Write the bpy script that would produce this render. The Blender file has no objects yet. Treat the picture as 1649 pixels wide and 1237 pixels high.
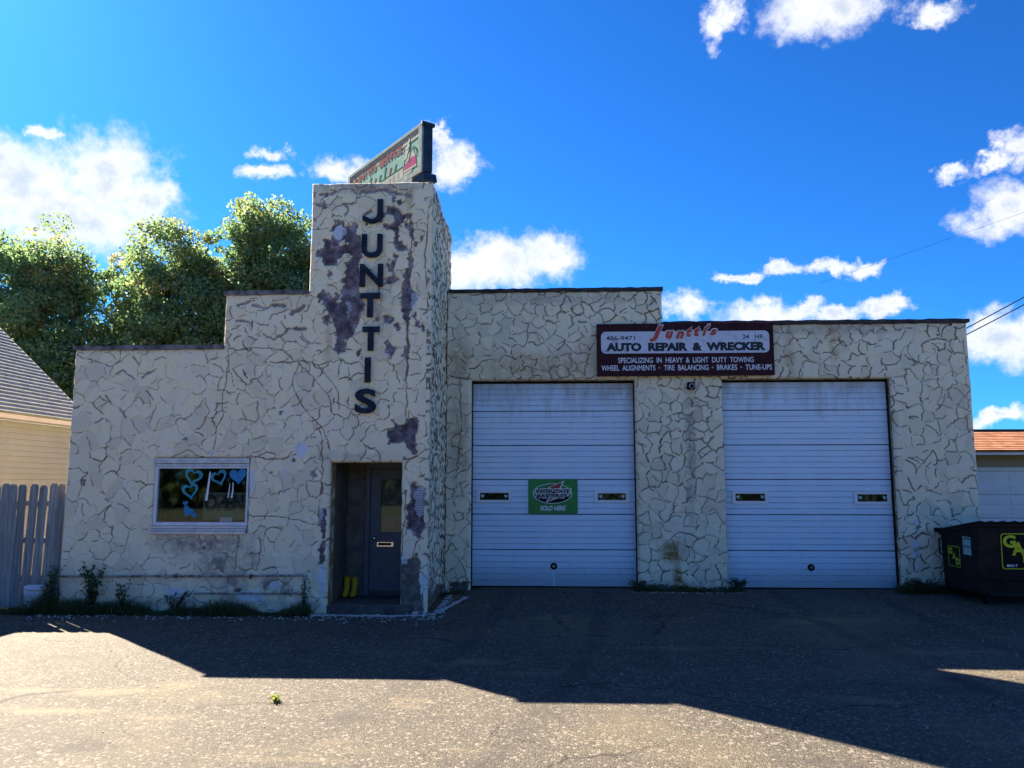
import bpy, math, random
import numpy as np
from mathutils import Vector, Matrix
from mathutils.geometry import delaunay_2d_cdt

# ------------------------------------------------------------------ camera, sky, sun, exposure
SC = bpy.context.scene
COL = SC.collection
R = math.radians

cam_d = bpy.data.cameras.new('camera')
cam = bpy.data.objects.new('camera', cam_d)
COL.objects.link(cam)
cam.location = (0.0, -12.6, 2.0)
cam.rotation_euler = (R(90 + 7.191), 0, R(2.7))
cam_d.sensor_width = 36.0
cam_d.lens = 36.0 * 1280 / 1649
cam_d.clip_end = 3000
SC.camera = cam

SUN_DIR = Vector((-0.98, 0.945, 1.0)).normalized()          # towards the sun
SUN_EL = math.asin(SUN_DIR.z)
sun_d = bpy.data.lights.new('sun', 'SUN')
sun_d.energy = 5.0
sun_d.angle = R(0.5)
sun_d.color = (1.0, 0.86, 0.68)
sun = bpy.data.objects.new('sun', sun_d)
COL.objects.link(sun)
sun.rotation_euler = SUN_DIR.to_track_quat('Z', 'Y').to_euler()
sun.location = (-20, 20, 25)

SC.view_settings.view_transform = 'Standard'
SC.view_settings.look = 'None'
SC.view_settings.gamma = 1.0
SC.view_settings.use_curve_mapping = False
SC.view_settings.exposure = 2.47

# each cloud: direction x, y, z and half width, half height (radians)
CLOUDS = [(-0.549,0.777,0.307,0.0587,0.0489),(-0.480,0.812,0.333,0.0577,0.0509),(-0.518,0.806,0.286,0.1007,0.0403),(-0.567,0.754,0.332,0.0318,0.0318),(-0.449,0.836,0.314,0.0347,0.0313),(-0.524,0.769,0.365,0.0130,0.0065),(-0.312,0.869,0.383,0.0181,0.0058),(-0.327,0.874,0.360,0.0326,0.0094),(-0.242,0.896,0.372,0.0355,0.0148),(-0.116,0.915,0.386,0.0300,0.0315),(-0.122,0.901,0.416,0.0059,0.0149),(-0.064,0.960,0.272,0.0772,0.0324),(0.001,0.960,0.281,0.0385,0.0277),(-0.111,0.959,0.260,0.0463,0.0278),(0.168,0.961,0.219,0.0319,0.0152),(0.235,0.940,0.247,0.0260,0.0067),(0.276,0.928,0.252,0.0220,0.0059),(0.359,0.901,0.245,0.0213,0.0106),(0.321,0.914,0.249,0.0288,0.0058),(0.263,0.943,0.203,0.0555,0.0148),(0.332,0.922,0.197,0.0325,0.0101),(0.303,0.929,0.211,0.0146,0.0073),(0.381,0.902,0.201,0.0225,0.0113),(0.480,0.863,0.159,0.0400,0.0280),(0.511,0.846,0.152,0.0391,0.0313),(0.480,0.830,0.285,0.0379,0.0287),(0.431,0.841,0.328,0.0220,0.0087),(0.480,0.806,0.346,0.0192,0.0192),(0.465,0.820,0.333,0.0098,0.0052),(0.195,0.836,0.512,0.0207,0.0311),(0.298,0.807,0.510,0.0630,0.0299),(0.400,0.779,0.483,0.0318,0.0089),(0.485,0.872,0.071,0.0332,0.0073)]

world = bpy.data.worlds.new('World')
SC.world = world
world.use_nodes = True


class NT:
    """small helper around a node tree"""
    def __init__(s, tree):
        s.t = tree; s.n = tree.nodes; s.l = tree.links
    def new(s, kind, ins=None, **kw):
        n = s.n.new(kind)
        for k, v in kw.items(): setattr(n, k, v)
        for k, v in (ins or {}).items(): s.put(n.inputs[k], v)
        return n
    def put(s, sock, v):
        if hasattr(v, 'is_linked') or hasattr(v, 'links'): s.l.new(v, sock)
        elif hasattr(v, 'outputs'): s.l.new(v.outputs[0], sock)
        else:
            if isinstance(v, (tuple, list)) and len(v) == 3 and sock.type == 'RGBA': v = (*v, 1)
            sock.default_value = v
    def math(s, op, a, b=0.0, c=None, clamp=False):
        n = s.new('ShaderNodeMath', operation=op, use_clamp=clamp)
        s.put(n.inputs[0], a); s.put(n.inputs[1], b)
        if c is not None: s.put(n.inputs[2], c)
        return n.outputs[0]
    def vmath(s, op, a, b=None, c=None):
        n = s.new('ShaderNodeVectorMath', operation=op)
        s.put(n.inputs[0], a)
        if b is not None: s.put(n.inputs[1], b)
        if c is not None: s.put(n.inputs[2], c)
        return n
    def ss(s, v, a, b, lo=0.0, hi=1.0):
        n = s.new('ShaderNodeMapRange', interpolation_type='SMOOTHSTEP')
        for i, x in enumerate((v, a, b, lo, hi)): s.put(n.inputs[i], x)
        return n.outputs[0]
    def mix(s, f, a, b, mode='MIX'):
        n = s.new('ShaderNodeMix', data_type='RGBA', blend_type=mode)
        s.put(n.inputs[0], f); s.put(n.inputs[6], a); s.put(n.inputs[7], b)
        return n.outputs[2]
    def noise(s, vec, scale, detail=4, rough=0.55, dist=0.0):
        return s.new('ShaderNodeTexNoise', {'Vector': vec, 'Scale': scale, 'Detail': detail, 'Roughness': rough, 'Distortion': dist}).outputs[0]
    def ramp(s, f, stops):
        n = s.new('ShaderNodeValToRGB'); s.put(n.inputs[0], f)
        cr = n.color_ramp
        while len(cr.elements) < len(stops): cr.elements.new(0.5)
        for e, (p, c) in zip(cr.elements, stops): e.position = p; e.color = (*c, 1)
        return n.outputs[0]


def build_world():
    w = NT(world.node_tree); w.n.clear()
    sky = w.new('ShaderNodeTexSky', sky_type='NISHITA', sun_disc=False)
    sky.sun_elevation = SUN_EL
    sky.sun_rotation = math.atan2(SUN_DIR.x, SUN_DIR.y)
    sky.altitude = 200; sky.air_density = 1.0; sky.dust_density = 0.35; sky.ozone_density = 2.5
    # deepen the blue: contrast between the channels about a mid value
    k = w.vmath('SCALE', sky.outputs[0]); k.inputs[3].default_value = 1 / 4.6
    gm = w.new('ShaderNodeGamma', {0: k.outputs[0], 1: 1.22})
    hs = w.vmath('MULTIPLY', gm.outputs[0], (4.6 * 0.09, 4.6 * 0.37, 4.6 * 0.70))
    d = w.new('ShaderNodeTexCoord').outputs['Generated']
    # ragged billows: distort the direction, then distance to the nearest cloud
    nz = w.new('ShaderNodeTexNoise', {'Vector': d, 'Scale': 22.0, 'Detail': 6.0, 'Roughness': 0.62})
    off = w.vmath('MULTIPLY_ADD', nz.outputs['Color'], (0.09, 0.09, 0.06), (-0.045, -0.045, -0.030))
    dd = w.vmath('ADD', d, off.outputs[0]).outputs[0]
    best = None
    for x, y, z, a, b in CLOUDS:
        a = max(a, 0.012); b = max(b, 0.008)
        S = (1 / a, 1 / a, 1 / b)
        v = w.vmath('MULTIPLY_ADD', dd, S, (-x * S[0], -y * S[1], -z * S[2]))
        ln = w.vmath('LENGTH', v.outputs[0]).outputs['Value']
        best = ln if best is None else w.math('SMOOTH_MIN', best, ln, 0.3)
    fine = w.noise(d, 60.0, 7, 0.65)
    inview = w.math('SUBTRACT', w.math('MULTIPLY_ADD', fine, 1.15, 0.55), best)
    # scattered cumulus outside the view, cover raised to brighten the shaded walls
    sep = w.new('ShaderNodeSeparateXYZ', {0: d})
    dz = w.math('MAXIMUM', sep.outputs[2], 0.03)
    flat = w.new('ShaderNodeCombineXYZ', {0: w.math('DIVIDE', sep.outputs[0], w.math('ADD', dz, 0.25)), 1: w.math('DIVIDE', sep.outputs[1], w.math('ADD', dz, 0.25))})
    gen = w.math('MULTIPLY', w.math('SUBTRACT', w.noise(flat, 2.2, 8, 0.6), 0.555), 7.0)
    ahead = w.vmath('DOT_PRODUCT', d, (-0.04, 0.95, 0.30)).outputs['Value']
    genw = w.ss(ahead, 0.70, 0.60)
    cov = w.math('MAXIMUM', w.ss(inview, -0.22, 0.75), w.math('MULTIPLY', w.ss(gen, 0.0, 0.8), genw))
    cov = w.math('MULTIPLY', cov, w.ss(sep.outputs[2], 0.0, 0.05))
    thick = w.ss(w.noise(w.vmath('ADD', d, (0.0, 0.0, -0.012)).outputs[0], 16.0, 6, 0.62), 0.40, 0.62)
    thick = w.math('MULTIPLY', thick, w.ss(inview, 0.45, 1.1))
    ccol = w.mix(thick, (4.0, 4.05, 4.2), (2.55, 2.85, 3.35))
    col = w.mix(w.math('MULTIPLY', cov, 0.93), hs.outputs[0], ccol)
    bg = w.new('ShaderNodeBackground', {'Color': col, 'Strength': 0.05})
    out = w.new('ShaderNodeOutputWorld')
    w.l.new(bg.outputs[0], out.inputs[0])
build_world()

# ------------------------------------------------------------------ materials
MATS = {}
def mat(name, fn):
    m = bpy.data.materials.new(name); m.use_nodes = True
    t = NT(m.node_tree); t.n.clear()
    out = t.new('ShaderNodeOutputMaterial')
    p = t.new('ShaderNodeBsdfPrincipled')
    t.l.new(p.outputs[0], out.inputs[0])
    fn(t, p, out)
    MATS[name] = m
    return m

def obj_co(t): return t.new('ShaderNodeTexCoord').outputs['Object']
def pos(t): return t.new('ShaderNodeNewGeometry').outputs['Position']

def simple(name, col, rough=0.6, metal=0.0, var=0.15, scale=6.0, bump=0.0, bscale=60.0, spec=0.4):
    """plain paint or metal with mottling and wear"""
    def f(t, p, out):
        co = pos(t)
        n = t.noise(co, scale, 6, 0.65)
        c = t.mix(t.ss(n, 0.3, 0.75), tuple(x * (1 - var) for x in col), tuple(min(1, x * (1 + var)) for x in col))
        t.put(p.inputs['Base Color'], c)
        t.put(p.inputs['Roughness'], t.ss(n, 0.2, 0.8, rough * 0.85, min(1, rough * 1.15)))
        p.inputs['Metallic'].default_value = metal
        p.inputs['Specular IOR Level'].default_value = spec
        if bump:
            b = t.new('ShaderNodeBump', {'Strength': bump, 'Distance': 0.01, 'Height': t.noise(co, bscale, 4)})
            t.put(p.inputs['Normal'], b)
    return mat(name, f)

def m_stucco(t, p, out):
    a = t.new('ShaderNodeAttribute', attribute_name='wear')
    sep = t.new('ShaderNodeSeparateColor', {0: a.outputs['Color']})
    groove, spall, stain = sep.outputs[0], sep.outputs[1], sep.outputs[2]
    rust = a.outputs['Alpha']
    paint = t.new('ShaderNodeAttribute', attribute_name='paint').outputs['Fac']
    co = pos(t)
    n1 = t.noise(co, 0.9, 5, 0.6); n2 = t.noise(co, 7.0, 6, 0.65); n3 = t.noise(co, 45.0, 4, 0.6)
    st = t.new('ShaderNodeMapping', {'Vector': co, 'Scale': (5.0, 5.0, 0.5)})
    n4 = t.noise(st.outputs[0], 1.6, 5, 0.6)
    c = t.mix(t.ss(n1, 0.35, 0.7), (0.92, 0.81, 0.56), (0.89, 0.80, 0.60))
    c = t.mix(t.math('MULTIPLY', t.ss(n2, 0.45, 0.8), 0.5), c, (0.90, 0.82, 0.66))
    c = t.mix(t.math('MULTIPLY', t.ss(n4, 0.55, 0.8), 0.35), c, (0.42, 0.37, 0.28))
    c = t.mix(t.math('MULTIPLY', t.ss(n3, 0.6, 0.8), 0.25), c, (0.5, 0.45, 0.36))
    vor = t.new('ShaderNodeTexVoronoi', {'Vector': co, 'Scale': 9.0}, feature='F1')
    c = t.mix(0.10, c, vor.outputs['Color'], 'SOFT_LIGHT')
    tone = t.new('ShaderNodeAttribute', attribute_name='tone').outputs['Fac']
    c = t.mix(t.ss(tone, 0.45, 1.0, 0.0, 0.38), c, (0.58, 0.51, 0.38))
    # thin weathering round the grooves, dirt in them, painted shadow on broken edges
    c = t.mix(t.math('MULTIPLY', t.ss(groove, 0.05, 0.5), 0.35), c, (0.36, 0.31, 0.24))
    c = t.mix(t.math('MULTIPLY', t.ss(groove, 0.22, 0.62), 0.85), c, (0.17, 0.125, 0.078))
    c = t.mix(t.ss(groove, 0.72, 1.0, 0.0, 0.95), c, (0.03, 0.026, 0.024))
    sf = t.math('MULTIPLY', stain, t.ss(n2, 0.3, 0.62))
    c = t.mix(sf, c, (0.20, 0.15, 0.15))
    rf = t.math('MULTIPLY', rust, t.ss(n2, 0.25, 0.6))
    c = t.mix(rf, c, (0.30, 0.17, 0.05))
    zz = t.new('ShaderNodeSeparateXYZ', {0: co}).outputs[2]
    coat = t.mix(t.ss(n2, 0.35, 0.7), (0.11, 0.085, 0.105), (0.40, 0.36, 0.43))
    base = t.mix(t.ss(n2, 0.35, 0.7), (0.10, 0.088, 0.075), (0.24, 0.215, 0.19))
    coat = t.mix(t.ss(t.math('MULTIPLY_ADD', n2, 0.2, zz), 1.1, 0.95), coat, base)
    coat = t.mix(t.math('MULTIPLY', t.ss(n3, 0.5, 0.7), 0.6), coat, (0.05, 0.04, 0.05))
    c = t.mix(spall, c, coat)
    bf = t.ss(t.math('MULTIPLY', paint, t.math('MULTIPLY_ADD', n2, 2.4, -0.35)), 0.38, 0.52, 0.0, 0.85)
    c = t.mix(bf, c, (0.66, 0.72, 0.82))
    t.put(p.inputs['Base Color'], c)
    p.inputs['Roughness'].default_value = 0.88
    p.inputs['Specular IOR Level'].default_value = 0.25
    h = t.math('ADD', t.math('MULTIPLY', n2, 0.6), t.math('MULTIPLY', n3, 0.35))
    b = t.new('ShaderNodeBump', {'Strength': 0.6, 'Distance': 0.012, 'Height': h})
    t.put(p.inputs['Normal'], b)
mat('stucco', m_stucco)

def m_asphalt(t, p, out):
    co = pos(t)
    v = t.new('ShaderNodeTexVoronoi', {'Vector': co, 'Scale': 105.0}, feature='F1')
    v2 = t.new('ShaderNodeTexVoronoi', {'Vector': co, 'Scale': 42.0}, feature='F1')
    big = t.noise(co, 0.35, 5, 0.55); mid = t.noise(co, 2.3, 6, 0.65); fin = t.noise(co, 170.0, 3)
    sp = t.new('ShaderNodeSeparateColor', {0: v.outputs['Color']})
    sp2 = t.new('ShaderNodeSeparateColor', {0: v2.outputs['Color']})
    c = t.ramp(sp.outputs[0], [(0.0, (0.030, 0.028, 0.024)), (0.3, (0.056, 0.051, 0.042)), (0.7, (0.080, 0.072, 0.057)), (1.0, (0.135, 0.120, 0.094))])
    c = t.mix(t.math('MULTIPLY', t.ss(sp2.outputs[1], 0.82, 0.95), 0.6), c, (0.28, 0.24, 0.20))
    c = t.mix(t.math('MULTIPLY', t.ss(sp2.outputs[0], 0.9, 0.98), 0.8), c, (0.028, 0.026, 0.025))
    # sand and dust lie in the low places, old dark binder elsewhere
    c = t.mix(t.math('MULTIPLY', t.ss(big, 0.48, 0.72), 0.55), c, (0.165, 0.134, 0.082))
    c = t.mix(t.math('MULTIPLY', t.ss(mid, 0.56, 0.75), 0.4), c, (0.14, 0.114, 0.083))
    c = t.mix(t.math('MULTIPLY', t.ss(mid, 0.46, 0.28), 0.5), c, (0.05, 0.046, 0.043))
    tm = t.new('ShaderNodeMapping', {'Vector': co, 'Scale': (0.45, 1.5, 1.0), 'Rotation': (0, 0, 0.2)})
    worn = t.noise(tm.outputs[0], 0.8, 5, 0.6)
    c = t.mix(t.ss(worn, 0.56, 0.70, 0.0, 0.65), c, (0.195, 0.158, 0.098))
    c = t.mix(t.ss(worn, 0.44, 0.30, 0.0, 0.6), c, (0.048, 0.044, 0.041))
    t.put(p.inputs['Base Color'], c)
    p.inputs['Roughness'].default_value = 0.8
    p.inputs['Specular IOR Level'].default_value = 0.2
    wv = t.vmath('MULTIPLY_ADD', t.new('ShaderNodeTexNoise', {'Vector': co, 'Scale': 1.4, 'Detail': 5.0}).outputs['Color'], (0.9, 0.9, 0.0), co)
    ck = t.new('ShaderNodeTexVoronoi', {'Vector': wv.outputs[0], 'Scale': 0.33}, feature='DISTANCE_TO_EDGE').outputs['Distance']
    crk = t.math('MULTIPLY', t.ss(ck, 0.0075, 0.002), t.ss(t.noise(co, 0.5, 2), 0.44, 0.56))
    oil = t.ss(t.noise(co, 0.9, 4, 0.5), 0.63, 0.72, 0.0, 0.6)
    sx = t.new('ShaderNodeSeparateXYZ', {0: co}); bend = t.math('MULTIPLY', t.math('POWER', t.math('ABSOLUTE', t.math('SUBTRACT', sx.outputs[1], 2.0)), 2.0), 0.018)
    for cx, sg in ((-0.75, 1.0), (0.85, 1.0), (3.85, -0.6), (5.45, -0.6)):
        dx = t.math('ABSOLUTE', t.math('ADD', t.math('SUBTRACT', sx.outputs[0], cx), t.math('MULTIPLY', bend, sg)))
        c = t.mix(t.math('MULTIPLY', t.ss(dx, 0.19, 0.06), t.ss(mid, 0.30, 0.62, 0.0, 0.5)), c, (0.035, 0.033, 0.032))
    c = t.mix(oil, c, (0.03, 0.028, 0.027)); c = t.mix(t.math('MULTIPLY', crk, 0.85), c, (0.02, 0.018, 0.016))
    t.put(p.inputs['Base Color'], c)
    h = t.math('ADD', t.math('MULTIPLY', v.outputs['Distance'], -1.0), t.math('MULTIPLY', v2.outputs['Distance'], -0.9))
    h = t.math('ADD', h, t.math('MULTIPLY', fin, 0.35))
    b = t.new('ShaderNodeBump', {'Strength': 0.6, 'Distance': 0.009, 'Height': h})
    t.put(p.inputs['Normal'], b)
mat('asphalt', m_asphalt)

def m_doorpaint(t, p, out):
    co = pos(t)
    sx = t.new('ShaderNodeSeparateXYZ', {0: co})
    n = t.noise(co, 2.0, 5, 0.6)
    st = t.new('ShaderNodeMapping', {'Vector': co, 'Scale': (5.0, 1.0, 1.2)})
    sn = t.noise(st.outputs[0], 1.5, 5, 0.65)
    fn = t.noise(co, 60.0, 3, 0.6)
    c = t.mix(t.ss(n, 0.3, 0.7), (0.66, 0.83, 0.97), (0.74, 0.87, 0.97))
    soot = t.math('ADD', sx.outputs[2], t.math('MULTIPLY_ADD', sn, 1.5, -0.75))
    soot = t.math('ADD', soot, t.math('MULTIPLY_ADD', n, 1.2, -0.6))
    c = t.mix(t.ss(soot, 3.2, 4.2, 0.0, 0.6), c, (0.25, 0.195, 0.175))
    c = t.mix(t.math('MULTIPLY', t.ss(sn, 0.6, 0.8), 0.28), c, (0.33, 0.32, 0.32))
    low = t.math('ADD', sx.outputs[2], t.math('MULTIPLY', fn, -0.8))
    c = t.mix(t.ss(low, 0.25, -0.20, 0.0, 0.55), c, (0.20, 0.19, 0.18))
    sc = t.new('ShaderNodeMapping', {'Vector': co, 'Scale': (26.0, 1.0, 1.6)})
    sf = t.math('MULTIPLY', t.ss(t.noise(sc.outputs[0], 1.0, 4, 0.7), 0.70, 0.76), t.ss(sx.outputs[2], 1.9, 0.6))
    c = t.mix(t.math('MULTIPLY', sf, 0.6), c, (0.12, 0.13, 0.15))
    sp = t.ss(t.noise(co, 34.0, 3, 0.6), 0.73, 0.77)
    c = t.mix(t.math('MULTIPLY', sp, 0.7), c, (0.16, 0.10, 0.07))
    t.put(p.inputs['Base Color'], c)
    p.inputs['Roughness'].default_value = 0.5
    p.inputs['Specular IOR Level'].default_value = 0.35
    b = t.new('ShaderNodeBump', {'Strength': 0.15, 'Distance': 0.01, 'Height': t.noise(co, 3.0, 2)})
    t.put(p.inputs['Normal'], b)
mat('doorpaint', m_doorpaint)
simple('doorshade_grime', (0.54, 0.68, 0.82), 0.8, 0, 0.3, 3.0, 0, 60, 0.15)  # painted shade for the rib grooves, and grime of the lock streak

def m_glass(t, p, out):
    t.n.remove(p)
    fr = t.new('ShaderNodeFresnel', {'IOR': 1.5})
    tr = t.new('ShaderNodeBsdfTransparent', {'Color': (0.80, 0.86, 0.86)})
    gl = t.new('ShaderNodeBsdfGlossy', {'Color': (0.9, 0.95, 1.0), 'Roughness': 0.03})
    mx = t.new('ShaderNodeMixShader', {0: fr.outputs[0]})
    t.l.new(tr.outputs[0], mx.inputs[1]); t.l.new(gl.outputs[0], mx.inputs[2])
    t.l.new(mx.outputs[0], out.inputs[0])
mat('glass', m_glass)

def m_leaf(name, c1, c2, c3, thresh):
    def f(t, p, out):
        a = t.new('ShaderNodeAttribute', attribute_name='tint').outputs['Fac']
        col = t.ramp(a, [(0.0, c1), (thresh, c2), (min(1, thresh + 0.18), c3), (1.0, c3)])
        t.n.remove(p)
        di = t.new('ShaderNodeBsdfDiffuse', {'Color': col, 'Roughness': 0.6})
        tl = t.new('ShaderNodeBsdfTranslucent', {'Color': t.mix(0.5, col, (0.26, 0.40, 0.13))})
        mx = t.new('ShaderNodeMixShader', {0: 0.58})
        t.l.new(di.outputs[0], mx.inputs[1]); t.l.new(tl.outputs[0], mx.inputs[2])
        gl = t.new('ShaderNodeBsdfGlossy', {'Color': (1, 1, 1), 'Roughness': 0.35})
        m2 = t.new('ShaderNodeMixShader', {0: 0.035})
        t.l.new(mx.outputs[0], m2.inputs[1]); t.l.new(gl.outputs[0], m2.inputs[2])
        t.l.new(m2.outputs[0], out.inputs[0])
    return mat(name, f)
m_leaf('leaf', (0.09, 0.19, 0.13), (0.19, 0.29, 0.12), (0.44, 0.31, 0.14), 0.66)
m_leaf('weed', (0.010, 0.026, 0.008), (0.03, 0.06, 0.02), (0.06, 0.065, 0.022), 0.8)
m_leaf('drygrass', (0.14, 0.15, 0.012), (0.26, 0.25, 0.02), (0.38, 0.32, 0.04), 0.6)

def m_wood(name, c1, c2, along=2, rough=0.85):
    def f(t, p, out):
        sc = [18, 18, 18]; sc[along] = 0.9
        oi = t.new('ShaderNodeObjectInfo').outputs['Random']
        co = t.vmath('ADD', pos(t), t.new('ShaderNodeCombineXYZ', {0: t.math('MULTIPLY', oi, 17.0), 2: t.math('MULTIPLY', oi, 31.0)}))
        mp = t.new('ShaderNodeMapping', {'Vector': co.outputs[0], 'Scale': tuple(sc)})
        g = t.noise(mp.outputs[0], 1.6, 6, 0.65, 0.6)
        c = t.mix(t.ss(g, 0.3, 0.72), c1, c2)
        c = t.mix(t.math('MULTIPLY', oi, 0.35), c, tuple(x * 0.5 for x in c1))
        t.put(p.inputs['Base Color'], c)
        p.inputs['Roughness'].default_value = rough
        b = t.new('ShaderNodeBump', {'Strength': 0.4, 'Distance': 0.006, 'Height': g})
        t.put(p.inputs['Normal'], b)
    return mat(name, f)
m_wood('greywood', (0.19, 0.19, 0.18), (0.44, 0.44, 0.42))
m_wood('bark', (0.05, 0.042, 0.035), (0.13, 0.11, 0.09))

def m_shingle(name, c1, c2):
    def f(t, p, out):
        co = pos(t)
        mp = t.new('ShaderNodeMapping', {'Vector': co, 'Scale': (4.0, 4.0, 9.0)})
        v = t.new('ShaderNodeTexVoronoi', {'Vector': mp.outputs[0], 'Scale': 1.3}, feature='F1')
        s = t.new('ShaderNodeSeparateColor', {0: v.outputs['Color']})
        n = t.noise(co, 40.0, 4, 0.7)
        c = t.mix(s.outputs[0], c1, c2)
        c = t.mix(t.math('MULTIPLY', t.ss(n, 0.4, 0.7), 0.4), c, tuple(x * 0.45 for x in c1))
        t.put(p.inputs['Base Color'], c)
        p.inputs['Roughness'].default_value = 0.95
        p.inputs['Specular IOR Level'].default_value = 0.2
        b = t.new('ShaderNodeBump', {'Strength': 0.5, 'Distance': 0.01, 'Height': n})
        t.put(p.inputs['Normal'], b)
    return mat(name, f)
m_shingle('greyshingle', (0.25, 0.30, 0.31), (0.38, 0.43, 0.44))
m_shingle('brownshingle', (0.24, 0.105, 0.06), (0.42, 0.20, 0.11))

simple('concrete', (0.11, 0.10, 0.088), 0.9, 0, 0.35, 5.0, 0.6, 40, 0.2)
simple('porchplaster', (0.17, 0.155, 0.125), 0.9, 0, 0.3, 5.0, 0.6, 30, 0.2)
simple('chalk', (0.55, 0.54, 0.52), 0.9, 0, 0.3, 9.0, 0.5, 50, 0.2)
simple('tar', (0.045, 0.042, 0.045), 0.8, 0, 0.7, 9.0, 0.5, 30)
simple('coping_metal', (0.16, 0.15, 0.16), 0.7, 0.0, 0.75, 7.0, 0.3, 20)
simple('blackpaint', (0.012, 0.012, 0.013), 0.7, 0, 0.4, 9.0, 0, 60, 0.12)
simple('roomdark', (0.06, 0.06, 0.065), 0.9, 0, 0.3, 2.0)
simple('whiteframe', (0.72, 0.74, 0.78), 0.4, 0, 0.1, 5.0)
simple('aluminium', (0.55, 0.57, 0.60), 0.42, 0.5, 0.2, 9.0)
simple('greydoor', (0.105, 0.125, 0.15), 0.5, 0, 0.15, 4.0)
simple('chrome', (0.75, 0.75, 0.75), 0.2, 1.0, 0.1, 9.0)
simple('navy', (0.016, 0.026, 0.048), 0.6, 0, 0.5, 8.0, 0.25, 40, 0.15)
simple('maroon', (0.050, 0.014, 0.020), 0.6, 0, 0.35, 6.0, 0, 60, 0.12)
def m_signwhite(t, p, out):
    co = pos(t); n = t.noise(co, 9.0, 7, 0.7); k = t.noise(co, 2.0, 4, 0.6)
    c = t.mix(t.ss(n, 0.5, 0.72), (0.66, 0.68, 0.76), (0.45, 0.38, 0.46))
    c = t.mix(t.math('MULTIPLY', t.ss(k, 0.5, 0.75), 0.5), c, (0.50, 0.52, 0.66))
    t.put(p.inputs['Base Color'], c); p.inputs['Roughness'].default_value = 0.5
mat('signwhite', m_signwhite)
def m_worn(name, col, under):
    def f(t, p, out):
        n = t.noise(pos(t), 22.0, 6, 0.7)
        t.put(p.inputs['Base Color'], t.mix(t.ss(n, 0.60, 0.68), col, under)); p.inputs['Roughness'].default_value = 0.5
    return mat(name, f)
m_worn('wornblack', (0.010, 0.009, 0.018), (0.22, 0.20, 0.25))
m_worn('wornwhite', (0.72, 0.74, 0.80), (0.40, 0.36, 0.38))
m_worn('wornred', (0.50, 0.055, 0.022), (0.75, 0.38, 0.30))
simple('signgreen', (0.010, 0.23, 0.045), 0.35, 0, 0.2, 4.0)
simple('purewhite', (0.80, 0.82, 0.84), 0.5, 0, 0.05, 4.0)
simple('logored', (0.33, 0.035, 0.03), 0.45, 0, 0.15, 9.0)
simple('signmint', (0.17, 0.33, 0.30), 0.95, 0, 0.3, 8.0, 0, 60, 0.03)
simple('signteal', (0.008, 0.11, 0.085), 0.95, 0, 0.3, 12.0, 0, 60, 0.03)
simple('signplum', (0.30, 0.03, 0.16), 0.95, 0, 0.2, 9.0, 0, 60, 0.03)
simple('signrust', (0.17, 0.045, 0.055), 0.95, 0, 0.3, 9.0, 0, 60, 0.03)
simple('signcream', (0.33, 0.34, 0.31), 0.95, 0, 0.3, 12.0, 0, 60, 0.03)
simple('cabinet', (0.22, 0.28, 0.28), 0.95, 0, 0.3, 7.0, 0, 60, 0.03)
simple('bluemetal', (0.016, 0.042, 0.085), 0.7, 0.0, 0.35, 7.0, 0, 60, 0.15)
simple('heartteal', (0.02, 0.30, 0.40), 0.5, 0, 0.35, 25.0)
simple('heartblue', (0.02, 0.22, 0.48), 0.5, 0, 0.15, 25.0)
simple('cardboard', (0.22, 0.23, 0.20), 0.7, 0, 0.2, 6.0)
simple('signbrown', (0.05, 0.04, 0.045), 0.6, 0, 0.2, 6.0)
simple('bootyellow', (0.62, 0.40, 0.02), 0.45, 0, 0.25, 25.0)
simple('pipe', (0.34, 0.32, 0.30), 0.6, 0.1, 0.5, 12.0)
def m_rustpipe(t, p, out):
    n = t.noise(pos(t), 10, 6, 0.7)
    t.put(p.inputs['Base Color'], t.mix(t.ss(n, 0.42, 0.62), (0.42, 0.39, 0.36), (0.17, 0.075, 0.04))); p.inputs['Roughness'].default_value = 0.8
mat('rustpipe', m_rustpipe)
def m_dumpster(t, p, out):
    co = pos(t); n = t.noise(co, 3.5, 7, 0.7); f = t.noise(co, 26, 5, 0.7)
    c = t.mix(t.ss(n, 0.45, 0.7), (0.014, 0.013, 0.012), (0.034, 0.025, 0.020))
    c = t.mix(t.ss(f, 0.56, 0.70), c, (0.07, 0.036, 0.022))
    mp = t.new('ShaderNodeMapping', {'Vector': co, 'Scale': (1.5, 1.5, 30.0), 'Rotation': (0.0, 0.12, 0.0)})
    c = t.mix(t.ss(t.noise(mp.outputs[0], 1.2, 4, 0.7), 0.66, 0.72, 0.0, 0.6), c, (0.10, 0.085, 0.075))
    t.put(p.inputs['Base Color'], c); p.inputs['Roughness'].default_value = 0.7; p.inputs['Specular IOR Level'].default_value = 0.15
    t.put(p.inputs['Normal'], t.new('ShaderNodeBump', {'Strength': 0.3, 'Distance': 0.01, 'Height': t.noise(co, 5, 4)}))
mat('dumpster', m_dumpster)
simple('decalyellow', (0.62, 0.66, 0.02), 0.5, 0, 0.15, 20.0)
simple('decalmint', (0.38, 0.56, 0.52), 0.5, 0, 0.25, 20.0)
simple('siding', (0.38, 0.42, 0.43), 0.55, 0, 0.08, 2.0)
simple('fascia', (0.78, 0.76, 0.74), 0.5, 0, 0.08, 2.0)
simple('tansoffit', (0.36, 0.29, 0.20), 0.7, 0, 0.1, 2.0)
simple('garagewhite', (0.78, 0.80, 0.82), 0.5, 0, 0.06, 2.0)
simple('wireblack', (0.03, 0.03, 0.032), 0.6)
simple('galvanised', (0.07, 0.06, 0.075), 0.6, 0.2, 0.4, 30.0)
simple('whiteplastic', (0.70, 0.73, 0.78), 0.4, 0, 0.12, 8.0)
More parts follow.
